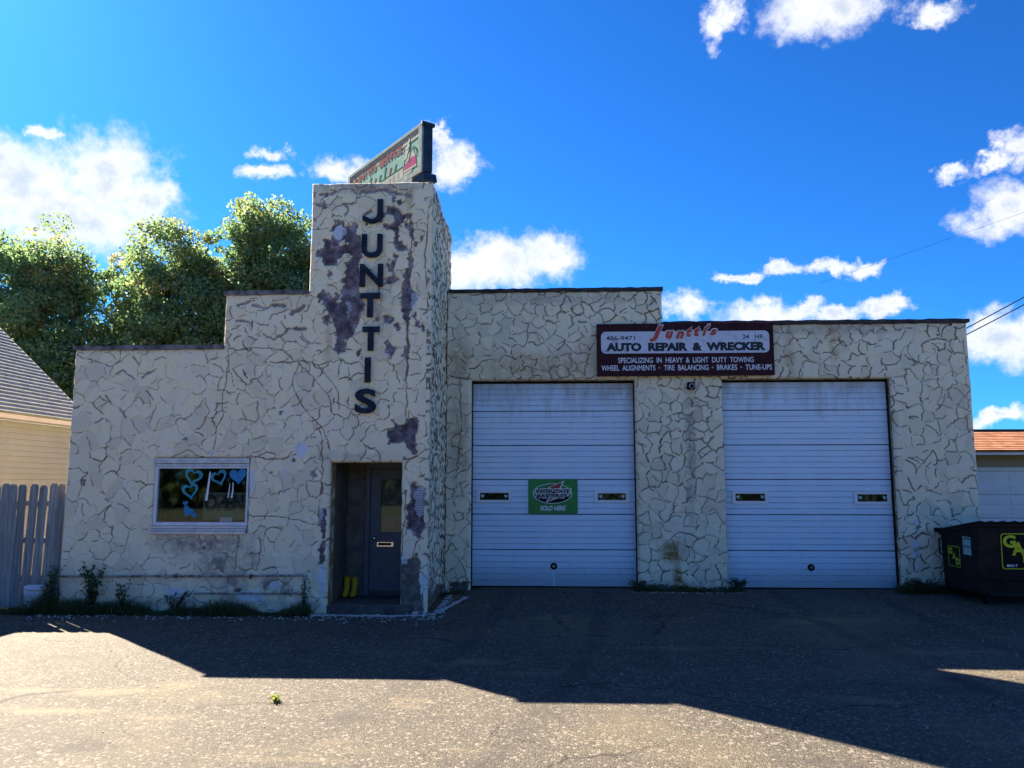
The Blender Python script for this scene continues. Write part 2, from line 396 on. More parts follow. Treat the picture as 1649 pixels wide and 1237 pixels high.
def m_lawn(t, p, out):
    co = pos(t); n = t.noise(co, 0.6, 6, 0.7); f = t.noise(co, 30, 5, 0.7)
    c = t.mix(t.ss(n, 0.3, 0.7), (0.035, 0.055, 0.018), (0.07, 0.07, 0.035))
    c = t.mix(t.ss(f, 0.4, 0.7), c, (0.035, 0.055, 0.016))
    t.put(p.inputs['Base Color'], c); p.inputs['Roughness'].default_value = 0.95
mat('lawn', m_lawn)

# ------------------------------------------------------------------ geometry helpers
def tag(o, label=None, cat=None, group=None, kind=None):
    if label: o['label'] = label
    if cat: o['category'] = cat
    if group: o['group'] = group
    if kind: o['kind'] = kind
    return o

def thing(name, label, cat, loc=(0, 0, 0), rz=0.0, group=None):
    o = bpy.data.objects.new(name, None)
    o.empty_display_size = 0.2
    COL.objects.link(o); o.location = loc; o.rotation_euler = (0, 0, rz)
    return tag(o, label, cat, group)

def link(name, me, material, parent=None, smooth=False):
    if material and not me.materials: me.materials.append(MATS[material])
    if smooth: me.polygons.foreach_set('use_smooth', [True] * len(me.polygons))
    o = bpy.data.objects.new(name, me); COL.objects.link(o)
    if parent is not None:
        o.parent = parent
        # meshes are written in world coordinates unless parent is rotated on purpose
        o.matrix_parent_inverse = Matrix.Translation(-Vector(world_loc(parent)))
    return o

def world_loc(o):
    v = Vector(o.location) if o.parent is None else Vector((0, 0, 0))
    return v if o.parent is None else Vector((0, 0, 0))


class MB:
    """collects shapes for one mesh (world coordinates)"""
    def __init__(s): s.v = []; s.f = []
    def add(s, vs, fs):
        k = len(s.v); s.v += [tuple(p) for p in vs]; s.f += [tuple(i + k for i in q) for q in fs]; return s
    def box(s, x0, x1, y0, y1, z0, z1):
        vs = [(x, y, z) for z in (z0, z1) for y in (y0, y1) for x in (x0, x1)]
        return s.add(vs, [(0, 2, 3, 1), (4, 5, 7, 6), (0, 1, 5, 4), (2, 6, 7, 3), (0, 4, 6, 2), (1, 3, 7, 5)])
    def frame(s, O, r, u, n, a0, a1, b0, b1, d0, d1):
        """box in a local frame: a along r, b along u, d along n"""
        O, r, u, n = map(Vector, (O, r, u, n))
        vs = [O + r * a + u * b + n * d for d in (d0, d1) for b in (b0, b1) for a in (a0, a1)]
        return s.add(vs, [(0, 2, 3, 1), (4, 5, 7, 6), (0, 1, 5, 4), (2, 6, 7, 3), (0, 4, 6, 2), (1, 3, 7, 5)])
    def prism(s, poly, O, r, u, n, d0, d1):
        """polygon in the (r,u) plane pushed along n"""
        O, r, u, n = map(Vector, (O, r, u, n)); m = len(poly)
        vs = [O + r * a + u * b + n * d0 for a, b in poly] + [O + r * a + u * b + n * d1 for a, b in poly]
        fs = [tuple(range(m))[::-1], tuple(range(m, 2 * m))] + [(i, (i + 1) % m, m + (i + 1) % m, m + i) for i in range(m)]
        return s.add(vs, fs)
    def ring(s, outer, inner, O, r, u, n, d0, d1):
        O, r, u, n = map(Vector, (O, r, u, n)); m = len(outer)
        vs = [O + r * a + u * b + n * d for d in (d0, d1) for pl in (outer, inner) for a, b in pl]
        fs = []
        for i in range(m):
            j = (i + 1) % m
            fs += [(i, j, m + j, m + i), (2 * m + i, 3 * m + i, 3 * m + j, 2 * m + j), (i, 2 * m + i, 2 * m + j, j), (m + i, m + j, 3 * m + j, 3 * m + i)]
        return s.add(vs, fs)
    def tube(s, pts, rad, seg=8, cap=True):
        pts = [Vector(p) for p in pts]; k = len(pts)
        rads = rad if isinstance(rad, (list, tuple)) else [rad] * k
        vs = []; fs = []; ref = None
        for i, p in enumerate(pts):
            d = (pts[min(i + 1, k - 1)] - pts[max(i - 1, 0)]).normalized()
            if ref is None: ref = Vector((0, 0, 1)) if abs(d.z) < 0.9 else Vector((1, 0, 0))
            a = d.cross(ref).normalized(); ref = a.cross(d).normalized()
            for j in range(seg):
                t = 2 * math.pi * j / seg
                vs.append(p + (a * math.cos(t) + ref * math.sin(t)) * rads[i])
        for i in range(k - 1):
            for j in range(seg):
                j2 = (j + 1) % seg
                fs.append((i * seg + j, i * seg + j2, (i + 1) * seg + j2, (i + 1) * seg + j))
        if cap: fs += [tuple(range(seg))[::-1], tuple(range((k - 1) * seg, k * seg))]
        return s.add(vs, fs)
    def lathe(s, prof, c, seg=20, tilt=None):
        """profile of (radius, z) about a vertical axis at c"""
        vs = []; fs = []
        for r_, z in prof:
            for j in range(seg):
                t = 2 * math.pi * j / seg
                v = Vector((r_ * math.cos(t), r_ * math.sin(t), z))
                if tilt: v = tilt @ v
                vs.append(Vector(c) + v)
        for i in range(len(prof) - 1):
            for j in range(seg):
                j2 = (j + 1) % seg
                fs.append((i * seg + j, i * seg + j2, (i + 1) * seg + j2, (i + 1) * seg + j))
        fs += [tuple(range(seg))[::-1], tuple(range((len(prof) - 1) * seg, len(prof) * seg))]
        return s.add(vs, fs)
    def mesh(s, name):
        me = bpy.data.meshes.new(name); me.from_pydata(s.v, [], s.f); me.update(); return me
    def build(s, name, material, parent=None, smooth=False, bevel=0.0):
        o = link(name, s.mesh(name), material, parent, smooth)
        if bevel:
            b = o.modifiers.new('bevel', 'BEVEL'); b.width = bevel; b.segments = 2; b.limit_method = 'ANGLE'; b.angle_limit = R(40)
        return o

X_, Y_, Z_ = (1, 0, 0), (0, 1, 0), (0, 0, 1)
FRONT = dict(r=X_, u=Z_, n=(0, -1, 0))

def text_geo(body, extrude=0.0, shear=0.0, weight=0.0, space=1.0):
    cu = bpy.data.curves.new('t', 'FONT'); cu.body = body; cu.size = 1.0; cu.extrude = extrude; cu.shear = shear
    cu.offset = weight; cu.space_character = space; cu.resolution_u = 4
    ob = bpy.data.objects.new('t', cu); COL.objects.link(ob)
    dg = bpy.context.evaluated_depsgraph_get()
    me = bpy.data.meshes.new_from_object(ob.evaluated_get(dg))
    vs = [tuple(v.co) for v in me.vertices]; fs = [tuple(p.vertices) for p in me.polygons]
    bpy.data.objects.remove(ob); bpy.data.curves.remove(cu); bpy.data.meshes.remove(me)
    return vs, fs

def text(mb, body, a0, a1, b0, b1, O, r, u, n, d, thick=0.0, shear=0.0, weight=0.0, space=1.0, pad=0.0):
    """lettering fitted to the rectangle a0..a1, b0..b1 of a plane"""
    vs, fs = text_geo(body, 0.5 if thick else 0.0, shear, weight, space)
    xs = [v[0] for v in vs]; ys = [v[1] for v in vs]
    x0, x1, y0, y1 = min(xs), max(xs), min(ys), max(ys)
    a0 -= pad; a1 += pad; b0 -= pad; b1 += pad
    O, r, u, n = map(Vector, (O, r, u, n))
    out = []
    for x, y, z in vs:
        out.append(O + r * (a0 + (x - x0) / (x1 - x0) * (a1 - a0)) + u * (b0 + (y - y0) / (y1 - y0) * (b1 - b0)) + n * (d + z * thick))
    return mb.add(out, fs)

def word_objects(mb, name, material, parent, r, gap):
    """one object per word: loose letters grouped where the gap between them is small"""
    n = len(mb.v); par = list(range(n))
    def find(a):
        while par[a] != a: par[a] = par[par[a]]; a = par[a]
        return a
    for f in mb.f:
        for i in f[1:]: par[find(i)] = find(f[0])
    r = Vector(r); isl = {}
    for i, v in enumerate(mb.v):
        d = r.dot(Vector(v)); k = find(i); lo, hi = isl.get(k, (d, d)); isl[k] = (min(lo, d), max(hi, d))
    words = []
    for k, (lo, hi) in sorted(isl.items(), key=lambda q: q[1][0]):
        if words and lo - words[-1][1] < gap: words[-1][0].add(k); words[-1][1] = max(words[-1][1], hi)
        else: words.append([{k}, hi])
    for ks, _ in words:
        fs = [f for f in mb.f if find(f[0]) in ks]; ids = sorted({i for f in fs for i in f}); mp = {i: j for j, i in enumerate(ids)}
        m = MB(); m.add([mb.v[i] for i in ids], [tuple(mp[i] for i in f) for f in fs]); m.build(name, material, parent)

def rrect(a0, a1, b0, b1, rad, k=5):
    pts = []
    for cx, cy, s in ((a1 - rad, b0 + rad, -90), (a1 - rad, b1 - rad, 0), (a0 + rad, b1 - rad, 90), (a0 + rad, b0 + rad, 180)):
        for i in range(k + 1):
            t = R(s + 90 * i / k); pts.append((cx + rad * math.cos(t), cy + rad * math.sin(t)))
    return pts

def ellipse(cx, cy, rx, ry, k=36): return [(cx + rx * math.cos(2 * math.pi * i / k), cy + ry * math.sin(2 * math.pi * i / k)) for i in range(k)]

def heart(cx, cy, w, h, rot=0.0, k=40):
    pts = []
    for i in range(k):
        t = 2 * math.pi * i / k
        x = 16 * math.sin(t) ** 3 / 32 * w
        y = (13 * math.cos(t) - 5 * math.cos(2 * t) - 2 * math.cos(3 * t) - math.cos(4 * t) + 2.5) / 29 * h
        pts.append((cx + x * math.cos(rot) - y * math.sin(rot), cy + x * math.sin(rot) + y * math.cos(rot)))
    return pts

# value noise on numpy arrays
_tab = np.random.RandomState(7).rand(256, 256)
def vnoise(u, v, scale, seed=0):
    u = np.asarray(u) * scale + seed * 37.31; v = np.asarray(v) * scale + seed * 11.73
    i = np.floor(u).astype(int); j = np.floor(v).astype(int)
    fu = u - i; fv = v - j; fu = fu * fu * (3 - 2 * fu); fv = fv * fv * (3 - 2 * fv)
    T = lambda a, b: _tab[a % 256, b % 256]
    return (T(i, j) * (1 - fu) + T(i + 1, j) * fu) * (1 - fv) + (T(i, j + 1) * (1 - fu) + T(i + 1, j + 1) * fu) * fv
def fbm(u, v, scale, octv=4, seed=0):
    s = 0; a = 1; t = 0
    for k in range(octv):
        s = s + a * vnoise(u, v, scale * 2 ** k, seed + k * 5); t += a; a *= 0.5
    return s / t

def raw_mesh(name, V, Q):
    me = bpy.data.meshes.new(name)
    V = np.ascontiguousarray(V, dtype=np.float32); Q = np.ascontiguousarray(Q, dtype=np.int32)
    me.vertices.add(len(V)); me.vertices.foreach_set('co', V.ravel())
    k = Q.shape[1]
    me.loops.add(Q.size); me.loops.foreach_set('vertex_index', Q.ravel())
    me.polygons.add(len(Q)); me.polygons.foreach_set('loop_start', np.arange(0, Q.size, k, dtype=np.int32))
    me.polygons.foreach_set('loop_total', np.full(len(Q), k, dtype=np.int32))
    me.update(calc_edges=True)
    return me

def stucco_panel(name, parent, ubr, vbr, solid, place, edges, seed, cell, keep, width, spalls=(), islands=(), strokes=(), cracks=(), stains=(), rusts=(), paints=(), step=0.0135, rnd=0.035, amp=1.0, lo=0.4, hi=0.85, nick=9, loose=0.7):
    """trowelled, cracked stucco skin: real relief on a fine grid.
    ubr/vbr: lines the grid must hit; solid(u,v): where there is wall; place(u,v,h): to world"""
    rs = np.random.RandomState(seed)
    def lines(br):
        o = []
        for a, b in zip(br[:-1], br[1:]):
            k = max(1, int(round((b - a) / step))); o += list(np.linspace(a, b, k, endpoint=False))
        return np.array(o + [br[-1]])
    us, vs = lines(ubr), lines(vbr)
    U, V = np.meshgrid(us, vs, indexing='ij')
    tone = None; groove = np.zeros_like(U); spall = np.zeros_like(U); stain = np.zeros_like(U); rust = np.zeros_like(U); paint = np.zeros_like(U)
    wob = 0.02
    Uw = U + (fbm(U, V, 9, 3, seed) - 0.5) * 2 * wob; Vw = V + (fbm(U, V, 9, 3, seed + 50) - 0.5) * 2 * wob
    def window(x0, x1, y0, y1):
        return slice(np.searchsorted(us, x0), np.searchsorted(us, x1)), slice(np.searchsorted(vs, y0), np.searchsorted(vs, y1))
    def segd(P, Qv, a, b):
        dx, dy = b[0] - a[0], b[1] - a[1]; L = dx * dx + dy * dy + 1e-12
        t = np.clip(((P - a[0]) * dx + (Qv - a[1]) * dy) / L, 0, 1)
        return np.hypot(P - a[0] - t * dx, Qv - a[1] - t * dy)
    def draw(pts, w, a, field, warp=True):
        for p, q in zip(pts[:-1], pts[1:]):
            m = 3 * w + 2 * wob
            s = window(min(p[0], q[0]) - m, max(p[0], q[0]) + m, min(p[1], q[1]) - m, max(p[1], q[1]) + m)
            if U[s].size == 0: continue
            d = segd((Uw if warp else U)[s], (Vw if warp else V)[s], p, q)
            field[s] = np.maximum(field[s], a * np.exp(-(d / w) ** 2))
    # trowel cells
    u0, u1, v0, v1 = us[0] - cell, us[-1] + cell, vs[0] - cell, vs[-1] + cell
    pts = []
    for i in range(int((u1 - u0) / cell) + 1):
        for j in range(int((v1 - v0) / cell) + 1):
            pts.append((u0 + (i + rs.uniform(0, 1)) * cell, v0 + (j + rs.uniform(0, 1)) * cell))
    P = np.array(pts)
    res = delaunay_2d_cdt([Vector(p) for p in pts], [], [], 0, 1e-6)
    cc = []; emap = {}
    for k, f in enumerate(res[2]):
        a, b, c = [res[0][i] for i in f]
        D = 2 * (a.x * (b.y - c.y) + b.x * (c.y - a.y) + c.x * (a.y - b.y))
        if abs(D) < 1e-9: cc.append(None); continue
        q = [w.x ** 2 + w.y ** 2 for w in (a, b, c)]
        cc.append(((q[0] * (b.y - c.y) + q[1] * (c.y - a.y) + q[2] * (a.y - b.y)) / D, (q[0] * (c.x - b.x) + q[1] * (a.x - c.x) + q[2] * (b.x - a.x)) / D))
        for e in ((f[0], f[1]), (f[1], f[2]), (f[2], f[0])): emap.setdefault(tuple(sorted(e)), []).append(k)
    for e, fs in emap.items():
        if len(fs) != 2: continue
        a, b = cc[fs[0]], cc[fs[1]]
        if a is None or b is None: continue
        if rs.rand() > keep * (0.62 + 0.75 * fbm(a[0], a[1], 0.55, 2, seed + 33)): continue
        a, b = np.array(a), np.array(b); L = np.hypot(*(b - a))
        if L < 0.05 or L > 1.2: continue
        t0, t1 = (rs.uniform(0, 0.25), rs.uniform(0.75, 1.08)) if rs.rand() < 0.6 else (0, 1)
        q_ = 1.0 if rs.rand() < loose else 0.0
        mid = (a + b) / 2 + rs.uniform(-0.03, 0.03, 2) * q_; th = rs.normal(0, 0.28) * q_; hv = (b - a) / 2 * (rs.uniform(0.75, 1.2) if q_ else 1.0)
        hv = np.array([hv[0] * math.cos(th) - hv[1] * math.sin(th), hv[0] * math.sin(th) + hv[1] * math.cos(th)]); a, b = mid - hv, mid + hv
        nrm = np.array([-(b - a)[1], (b - a)[0]]) * rs.uniform(-0.22, 0.22)
        ln = [tuple(a + (b - a) * t + nrm * 4 * t * (1 - t) + rs.normal(0, 0.007, 2)) for t in np.linspace(t0, t1, 6)]
        draw(ln, width * rs.uniform(0.7, 1.3), np.clip(rs.uniform(lo, hi) * (0.45 + 1.05 * fbm(mid[0], mid[1], 0.8, 3, seed + 21)), 0, 0.97), groove)
    # short odd trowel nicks
    for k in range(int((us[-1] - us[0]) * (vs[-1] - vs[0]) * nick)):
        a = np.array([rs.uniform(us[0], us[-1]), rs.uniform(vs[0], vs[-1])]); th = rs.uniform(-0.9, 0.9); L = rs.uniform(0.04, 0.16)
        b = a + L * np.array([math.cos(th), math.sin(th)])
        draw([tuple(a), tuple((a + b) / 2 + rs.uniform(-.01, .01, 2)), tuple(b)], width * rs.uniform(0.6, 1.0), rs.uniform(0.25, 0.75), groove)
    def jag(ln, st=0.07, am=0.014):
        o = [ln[0]]
        for p, q in zip(ln[:-1], ln[1:]):
            k = max(1, int(math.hypot(q[0] - p[0], q[1] - p[1]) / st))
            for i in range(1, k + 1):
                f = i / k; o.append((p[0] + (q[0] - p[0]) * f + rs.uniform(-am, am), p[1] + (q[1] - p[1]) * f + rs.uniform(-am, am)))
        return o
    for w, ln in cracks:
        ln = jag(ln)
        for p, q in zip(ln[:-1], ln[1:]): draw([p, q], max(0.0075, (w * 0.62 if w < 0.022 else w * 0.8) * rs.uniform(0.5, 1.25)), rs.uniform(0.75, 1.0), groove)
    # broken-away patches
    def polydist(poly):
        xs = [p[0] for p in poly]; ys = [p[1] for p in poly]
        s = window(min(xs) - 0.1, max(xs) + 0.1, min(ys) - 0.1, max(ys) + 0.1)
        A, B = Uw[s], Vw[s]
        ins = np.zeros(A.shape, bool); dm = np.full(A.shape, 9.0)
        for p, q in zip(poly, poly[1:] + poly[:1]):
            dm = np.minimum(dm, segd(A, B, p, q))
            if p[1] != q[1]:
                c = ((p[1] > B) != (q[1] > B)) & (A < (q[0] - p[0]) * (B - p[1]) / (q[1] - p[1]) + p[0]); ins ^= c
        return s, np.where(ins, dm, -dm)
    rag = (fbm(U, V, 20, 4, seed + 9) - 0.5) * 0.10
    for poly in spalls:
        s, d = polydist(list(poly)); spall[s] = np.maximum(spall[s], np.clip((d + rag[s]) / 0.014 + 0.5, 0, 1)); groove[s] = np.maximum(groove[s], 0.85 * np.exp(-((d + rag[s] + 0.004) / 0.010) ** 2) * np.clip(fbm(U[s], V[s], 7, 2, seed + 77) * 2.6 - 0.75, 0, 1))  # dark rim: shadow of the broken edge put into the groove colour
    for poly in islands:
        s, d = polydist(list(poly)); spall[s] = np.minimum(spall[s], np.clip(-(d + rag[s]) / 0.014 + 0.5, 0, 1))
    thin = np.zeros_like(U)
    for w, ln in strokes:
        ln = jag(ln, 0.05, 0.012)
        for p, q in zip(ln[:-1], ln[1:]): draw([p, q], w * rs.uniform(0.55, 1.25), 1.0, thin)
    spall = np.maximum(spall, np.clip((thin - 0.35 + rag * 4) / 0.25, 0, 1) * 0.85)
    def blobs(lst, field):
        for cu, cv, ru, rv, a in lst:
            d = np.hypot((Uw - cu) / ru, (Vw - cv) / rv)
            field[:] = np.maximum(field, a * np.clip(1.25 - d, 0, 1) ** 0.8)
    blobs(stains, stain); blobs(rusts, rust); blobs(paints, paint)
    # every cell is its own slightly tilted trowel stroke
    near = np.zeros(U.size, int); fu, fv = Uw.ravel(), Vw.ravel()
    for i in range(0, U.size, 20000):
        d = (fu[i:i + 20000, None] - P[None, :, 0]) ** 2 + (fv[i:i + 20000, None] - P[None, :, 1]) ** 2
        near[i:i + 20000] = d.argmin(1)
    near = near.reshape(U.shape)
    tilt = rs.uniform(-0.055, 0.055, (len(P), 2)); offs = rs.uniform(-0.004, 0.004, len(P)); tone = rs.rand(len(P))[near]
    h = offs[near] + tilt[near, 0] * (U - P[near, 0]) + tilt[near, 1] * (V - P[near, 1])
    h = np.clip(h, -0.012, 0.012) * amp + (fbm(U, V, 1.3, 3, seed + 3) - 0.5) * 0.02 + (fbm(U, V, 30, 3, seed + 4) - 0.5) * 0.005
    h = h - groove * 0.011 - spall * (0.027 + (fbm(U, V, 40, 2, seed + 6) - 0.5) * 0.008)
    # arrises are rounded off
    dm = np.full(U.shape, 9.0)
    for a, b in edges:
        m = rnd * 1.6
        s = window(min(a[0], b[0]) - m, max(a[0], b[0]) + m, min(a[1], b[1]) - m, max(a[1], b[1]) + m)
        dm[s] = np.minimum(dm[s], segd(U[s], V[s], a, b) + (fbm(U[s], V[s], 6, 2, seed + 8) - 0.5) * 0.02)
    t = np.clip(1 - np.clip(dm, 0, None) / rnd, 0, 1)
    h = h - rnd * (1 - np.sqrt(np.clip(1 - t * t, 0, 1)))
    # mesh
    nu, nv = U.shape
    uc = (us[:-1] + us[1:]) / 2; vc = (vs[:-1] + vs[1:]) / 2
    UC, VC = np.meshgrid(uc, vc, indexing='ij'); M = solid(UC, VC)
    idx = np.arange(nu * nv).reshape(nu, nv)
    Q = np.stack([idx[:-1, :-1], idx[1:, :-1], idx[1:, 1:], idx[:-1, 1:]], -1)[M]
    W = np.stack(place(U.ravel(), V.ravel(), h.ravel()), -1)
    back = np.stack(place(U.ravel(), V.ravel(), np.full(U.size, -0.065)), -1)
    Mp = np.pad(M, 1)
    sk = []
    n = nu * nv
    l = M & ~Mp[:-2, 1:-1]; r_ = M & ~Mp[2:, 1:-1]; d_ = M & ~Mp[1:-1, :-2]; u_ = M & ~Mp[1:-1, 2:]
    for msk, A, B in ((l, idx[:-1, 1:], idx[:-1, :-1]), (r_, idx[1:, :-1], idx[1:, 1:]), (d_, idx[:-1, :-1], idx[1:, :-1]), (u_, idx[1:, 1:], idx[:-1, 1:])):
        a, b = A[msk], B[msk]; sk.append(np.stack([a, a + n, b + n, b], -1))
    Q = np.concatenate([Q] + sk)
    allv = np.concatenate([W, back])
    used = np.unique(Q); remap = np.full(2 * n, -1); remap[used] = np.arange(len(used))
    me = raw_mesh(name, allv[used], remap[Q])
    wear = np.stack([groove.ravel(), spall.ravel(), stain.ravel(), rust.ravel()], -1)
    wear = np.concatenate([wear, wear])[used].astype(np.float32)
    at = me.attributes.new('wear', 'FLOAT_COLOR', 'POINT'); at.data.foreach_set('color', wear.ravel())
    pt = np.concatenate([paint.ravel(), paint.ravel()])[used].astype(np.float32)
    at = me.attributes.new('paint', 'FLOAT', 'POINT'); at.data.foreach_set('value', pt)
    tn = np.concatenate([tone.ravel(), tone.ravel()])[used].astype(np.float32)
    at = me.attributes.new('tone', 'FLOAT', 'POINT'); at.data.foreach_set('value', tn)
    return link(name, me, 'stucco', parent, smooth=True)

# ------------------------------------------------------------------ ground
def build_ground():
    def height(x, y):
        ramp = np.clip((y + 1.6) / 3.6, 0, 1); ramp = ramp * ramp * (3 - 2 * ramp)
        side = np.clip((x + 2.6) / 1.6, 0, 1); side = side * side * (3 - 2 * side)
        return 0.155 * ramp * side + (fbm(x, y, 0.35, 4, 3) - 0.5) * 0.035 - 0.012
    xs = np.arange(-16, 16.01, 0.1); ys = np.arange(-14.5, 2.25, 0.1)
    X, Y = np.meshgrid(xs, ys, indexing='ij'); Z = height(X, Y)
    idx = np.arange(X.size).reshape(X.shape)
    Q = np.stack([idx[:-1, :-1], idx[1:, :-1], idx[1:, 1:], idx[:-1, 1:]], -1).reshape(-1, 4)
    o = link('parking_lot', raw_mesh('parking_lot', np.stack([X.ravel(), Y.ravel(), Z.ravel()], -1), Q), 'asphalt', None, True)
    tag(o, 'worn grey asphalt lot in front of the repair shop', kind='structure')
    m = MB(); m.box(-900, 900, -900, 1200, -0.5, -0.06); g = m.build('ground', 'lawn'); tag(g, 'grassy ground around the buildings', kind='structure')
    m = MB(); m.box(-60, 60, -34, -14.4, -0.3, -0.045); g = m.build('road', 'asphalt'); tag(g, 'asphalt street in front of the lot', kind='structure')
    return height
GH = build_ground()
def gz(x, y): return float(GH(np.array([x]), np.array([y]))[0])

# ------------------------------------------------------------------ the repair shop
XL, XS1, XT, XR = -7.82, -5.33, -3.935, -1.915      # front wall: left end, first step, tower left, tower right
Z1, Z2, Z3 = 4.22, 5.12, 6.99
WX0, WX1, WZ0, WZ1 = -6.364, -4.815, 1.24, 2.427    # window opening
DX0, DX1, DZ1 = -3.49, -2.345, 2.345                # porch opening
GY = 2.0                                            # garage wall plane
GA, GB, GC, GD, GE = -1.44, 1.57, 3.165, 6.18, 7.61
GTOP, GM, GR, GSTEP = 3.915, 5.60, 4.94, 2.105

shop = thing('auto_repair_shop', 'cream cracked stucco repair shop with stepped parapet, tower and two garage bays', 'building', (-1.0, 2.0, 0))

SPALL = [
 [(-3.642,6.221),(-3.560,6.284),(-3.405,6.318),(-3.350,6.238),(-3.242,6.257),(-3.197,6.352),(-3.163,6.235),(-3.161,6.128),(-3.076,6.064),(-3.068,5.715),(-3.126,5.579),(-3.078,5.296),(-3.116,5.171),(-3.072,5.046),(-3.017,4.900),(-3.103,4.632),(-3.151,4.478),(-3.219,4.356),(-3.321,4.336),(-3.316,4.152),(-3.416,4.101),(-3.490,4.173),(-3.447,4.481),(-3.525,4.688),(-3.609,4.740),(-3.655,4.907),(-3.750,4.981),(-3.783,5.075),(-3.682,5.136),(-3.598,5.083),(-3.545,5.030),(-3.440,4.946),(-3.368,4.966),(-3.393,5.133),(-3.334,5.236),(-3.419,5.321),(-3.349,5.393),(-3.322,5.550),(-3.375,5.603),(-3.284,5.676),(-3.223,5.738),(-3.287,5.781),(-3.390,5.762),(-3.481,5.679),(-3.498,5.574),(-3.716,5.566),(-3.710,5.713),(-3.835,5.736),(-3.817,5.831),(-3.672,5.850),(-3.740,6.021),(-3.574,6.029),(-3.545,6.134)],
 [(-2.662,6.568),(-2.579,6.577),(-2.442,6.489),(-2.410,6.425),(-2.327,6.434),(-2.265,6.444),(-2.387,6.318),(-2.458,6.213),(-2.487,6.086),(-2.474,5.981),(-2.401,5.937),(-2.297,5.831),(-2.482,5.812),(-2.525,5.939),(-2.550,6.151),(-2.716,6.207),(-2.728,6.270),(-2.614,6.237),(-2.553,6.310),(-2.576,6.417),(-2.690,6.451)],
 [(-2.274,6.306),(-2.199,6.146),(-2.228,6.009),(-2.258,5.977),(-2.281,6.147),(-2.333,6.179)],
 [(-2.266,5.820),(-2.232,5.662),(-2.189,5.514),(-2.271,5.495),(-2.294,5.694)],
 [(-2.561,5.645),(-2.510,5.665),(-2.528,5.519),(-2.546,5.415),(-2.610,5.541)],
 [(-2.658,5.353),(-2.515,5.393),(-2.463,5.351),(-2.574,5.269),(-2.738,5.240)],
 [(-2.301,5.474),(-2.268,5.328),(-2.265,5.172),(-2.162,5.118),(-2.140,4.963),(-2.240,4.861),(-2.268,4.706),(-2.286,4.552),(-2.327,4.604),(-2.382,4.811),(-2.416,5.018),(-2.368,5.173),(-2.361,5.370)],
 [(-2.686,4.731),(-2.482,4.688),(-2.541,4.596),(-2.685,4.638)],
 [(-2.604,4.197),(-2.493,4.196),(-2.510,4.043),(-2.591,4.044)],
 [(-2.351,4.195),(-2.271,4.235),(-2.277,4.032),(-2.369,4.073)],
 [(-2.598,2.838),(-2.479,2.931),(-2.330,2.956),(-2.236,3.051),(-2.141,3.075),(-2.112,2.882),(-2.147,2.762),(-2.106,2.474),(-2.182,2.500),(-2.277,2.569),(-2.325,2.688),(-2.448,2.642),(-2.569,2.654)],
 [(-2.202,2.026),(-2.035,1.955),(-1.966,1.893),(-1.961,1.587),(-1.974,1.344),(-2.044,1.226),(-2.063,1.142),(-2.148,1.264),(-2.233,1.321),(-2.255,1.505),(-2.258,1.669),(-2.186,1.729)],
 [(-2.381,0.823),(-2.175,0.814),(-2.079,0.910),(-2.019,0.796),(-2.054,0.558),(-1.969,0.040),(-2.416,0.037)],
 [(-3.613,1.629),(-3.548,1.564),(-3.531,1.340),(-3.560,1.058),(-3.545,0.894),(-3.578,0.674),(-3.631,0.774),(-3.645,0.913),(-3.599,1.158),(-3.652,1.463)]]
def _chips():
    rr = random.Random(17); out = []
    for _ in range(46):
        cx = rr.choice((rr.uniform(-3.85, -3.1), rr.uniform(-2.65, -2.0), rr.uniform(-3.8, -2.0))); cz = rr.uniform(4.1, 6.85); sx = rr.uniform(0.018, 0.06); sz = rr.uniform(0.02, 0.11); k = rr.randint(5, 8)
        out.append([(cx + sx * rr.uniform(.45, 1.2) * math.cos(2 * math.pi * i / k), cz + sz * rr.uniform(.45, 1.2) * math.sin(2 * math.pi * i / k)) for i in range(k)])
    for _ in range(12):
        cx = rr.uniform(-7.6, -3.7); cz = rr.uniform(0.15, 4.0); s_ = rr.uniform(0.012, 0.035); k = 6
        out.append([(cx + s_ * rr.uniform(.5, 1.3) * math.cos(2 * math.pi * i / k), cz + s_ * rr.uniform(.5, 1.3) * math.sin(2 * math.pi * i / k)) for i in range(k)])
    return out
ISLAND = [[(-3.538,5.890),(-3.386,6.015),(-3.301,5.929)]]
STROKE = [(0.020,[(-5.134,4.936),(-4.868,5.001)]),(0.027,[(-4.873,4.916),(-4.619,4.877),(-4.554,4.930),(-4.319,4.894)]),(0.032,[(-4.214,4.775),(-4.026,4.891)]),(0.024,[(-5.131,4.675),(-4.912,4.648)]),(0.021,[(-4.669,4.445),(-4.498,4.343),(-4.384,4.409),(-4.255,4.524)]),(0.032,[(-4.155,4.523),(-3.989,4.522)]),(0.011,[(-4.052,4.406),(-4.016,4.331),(-3.715,4.262)]),(0.016,[(-4.862,4.664),(-4.856,4.513)]),
 (0.018,[(-7.101,3.801),(-6.977,3.850),(-6.792,3.712)]),(0.017,[(-6.840,4.087),(-6.731,3.961)]),(0.016,[(-6.667,3.736),(-6.497,3.860)]),(0.018,[(-7.015,3.242),(-6.879,3.082)]),(0.014,[(-7.255,3.441),(-7.146,3.317)]),(0.014,[(-6.578,3.512),(-6.444,3.363)]),(0.024,[(-7.798,3.246),(-7.686,3.270)]),
 (0.03,[(-3.80,6.80),(-3.55,6.82)]),(0.025,[(-3.85,6.62),(-3.66,6.60)]),(0.022,[(-3.42,6.62),(-3.22,6.64)]),(0.03,[(-3.1,6.84),(-2.7,6.86),(-2.45,6.78),(-2.3,6.74)]),(0.03,[(-3.05,6.42),(-2.93,6.50)]),(0.02,[(-3.36,6.45),(-3.30,6.55)])]
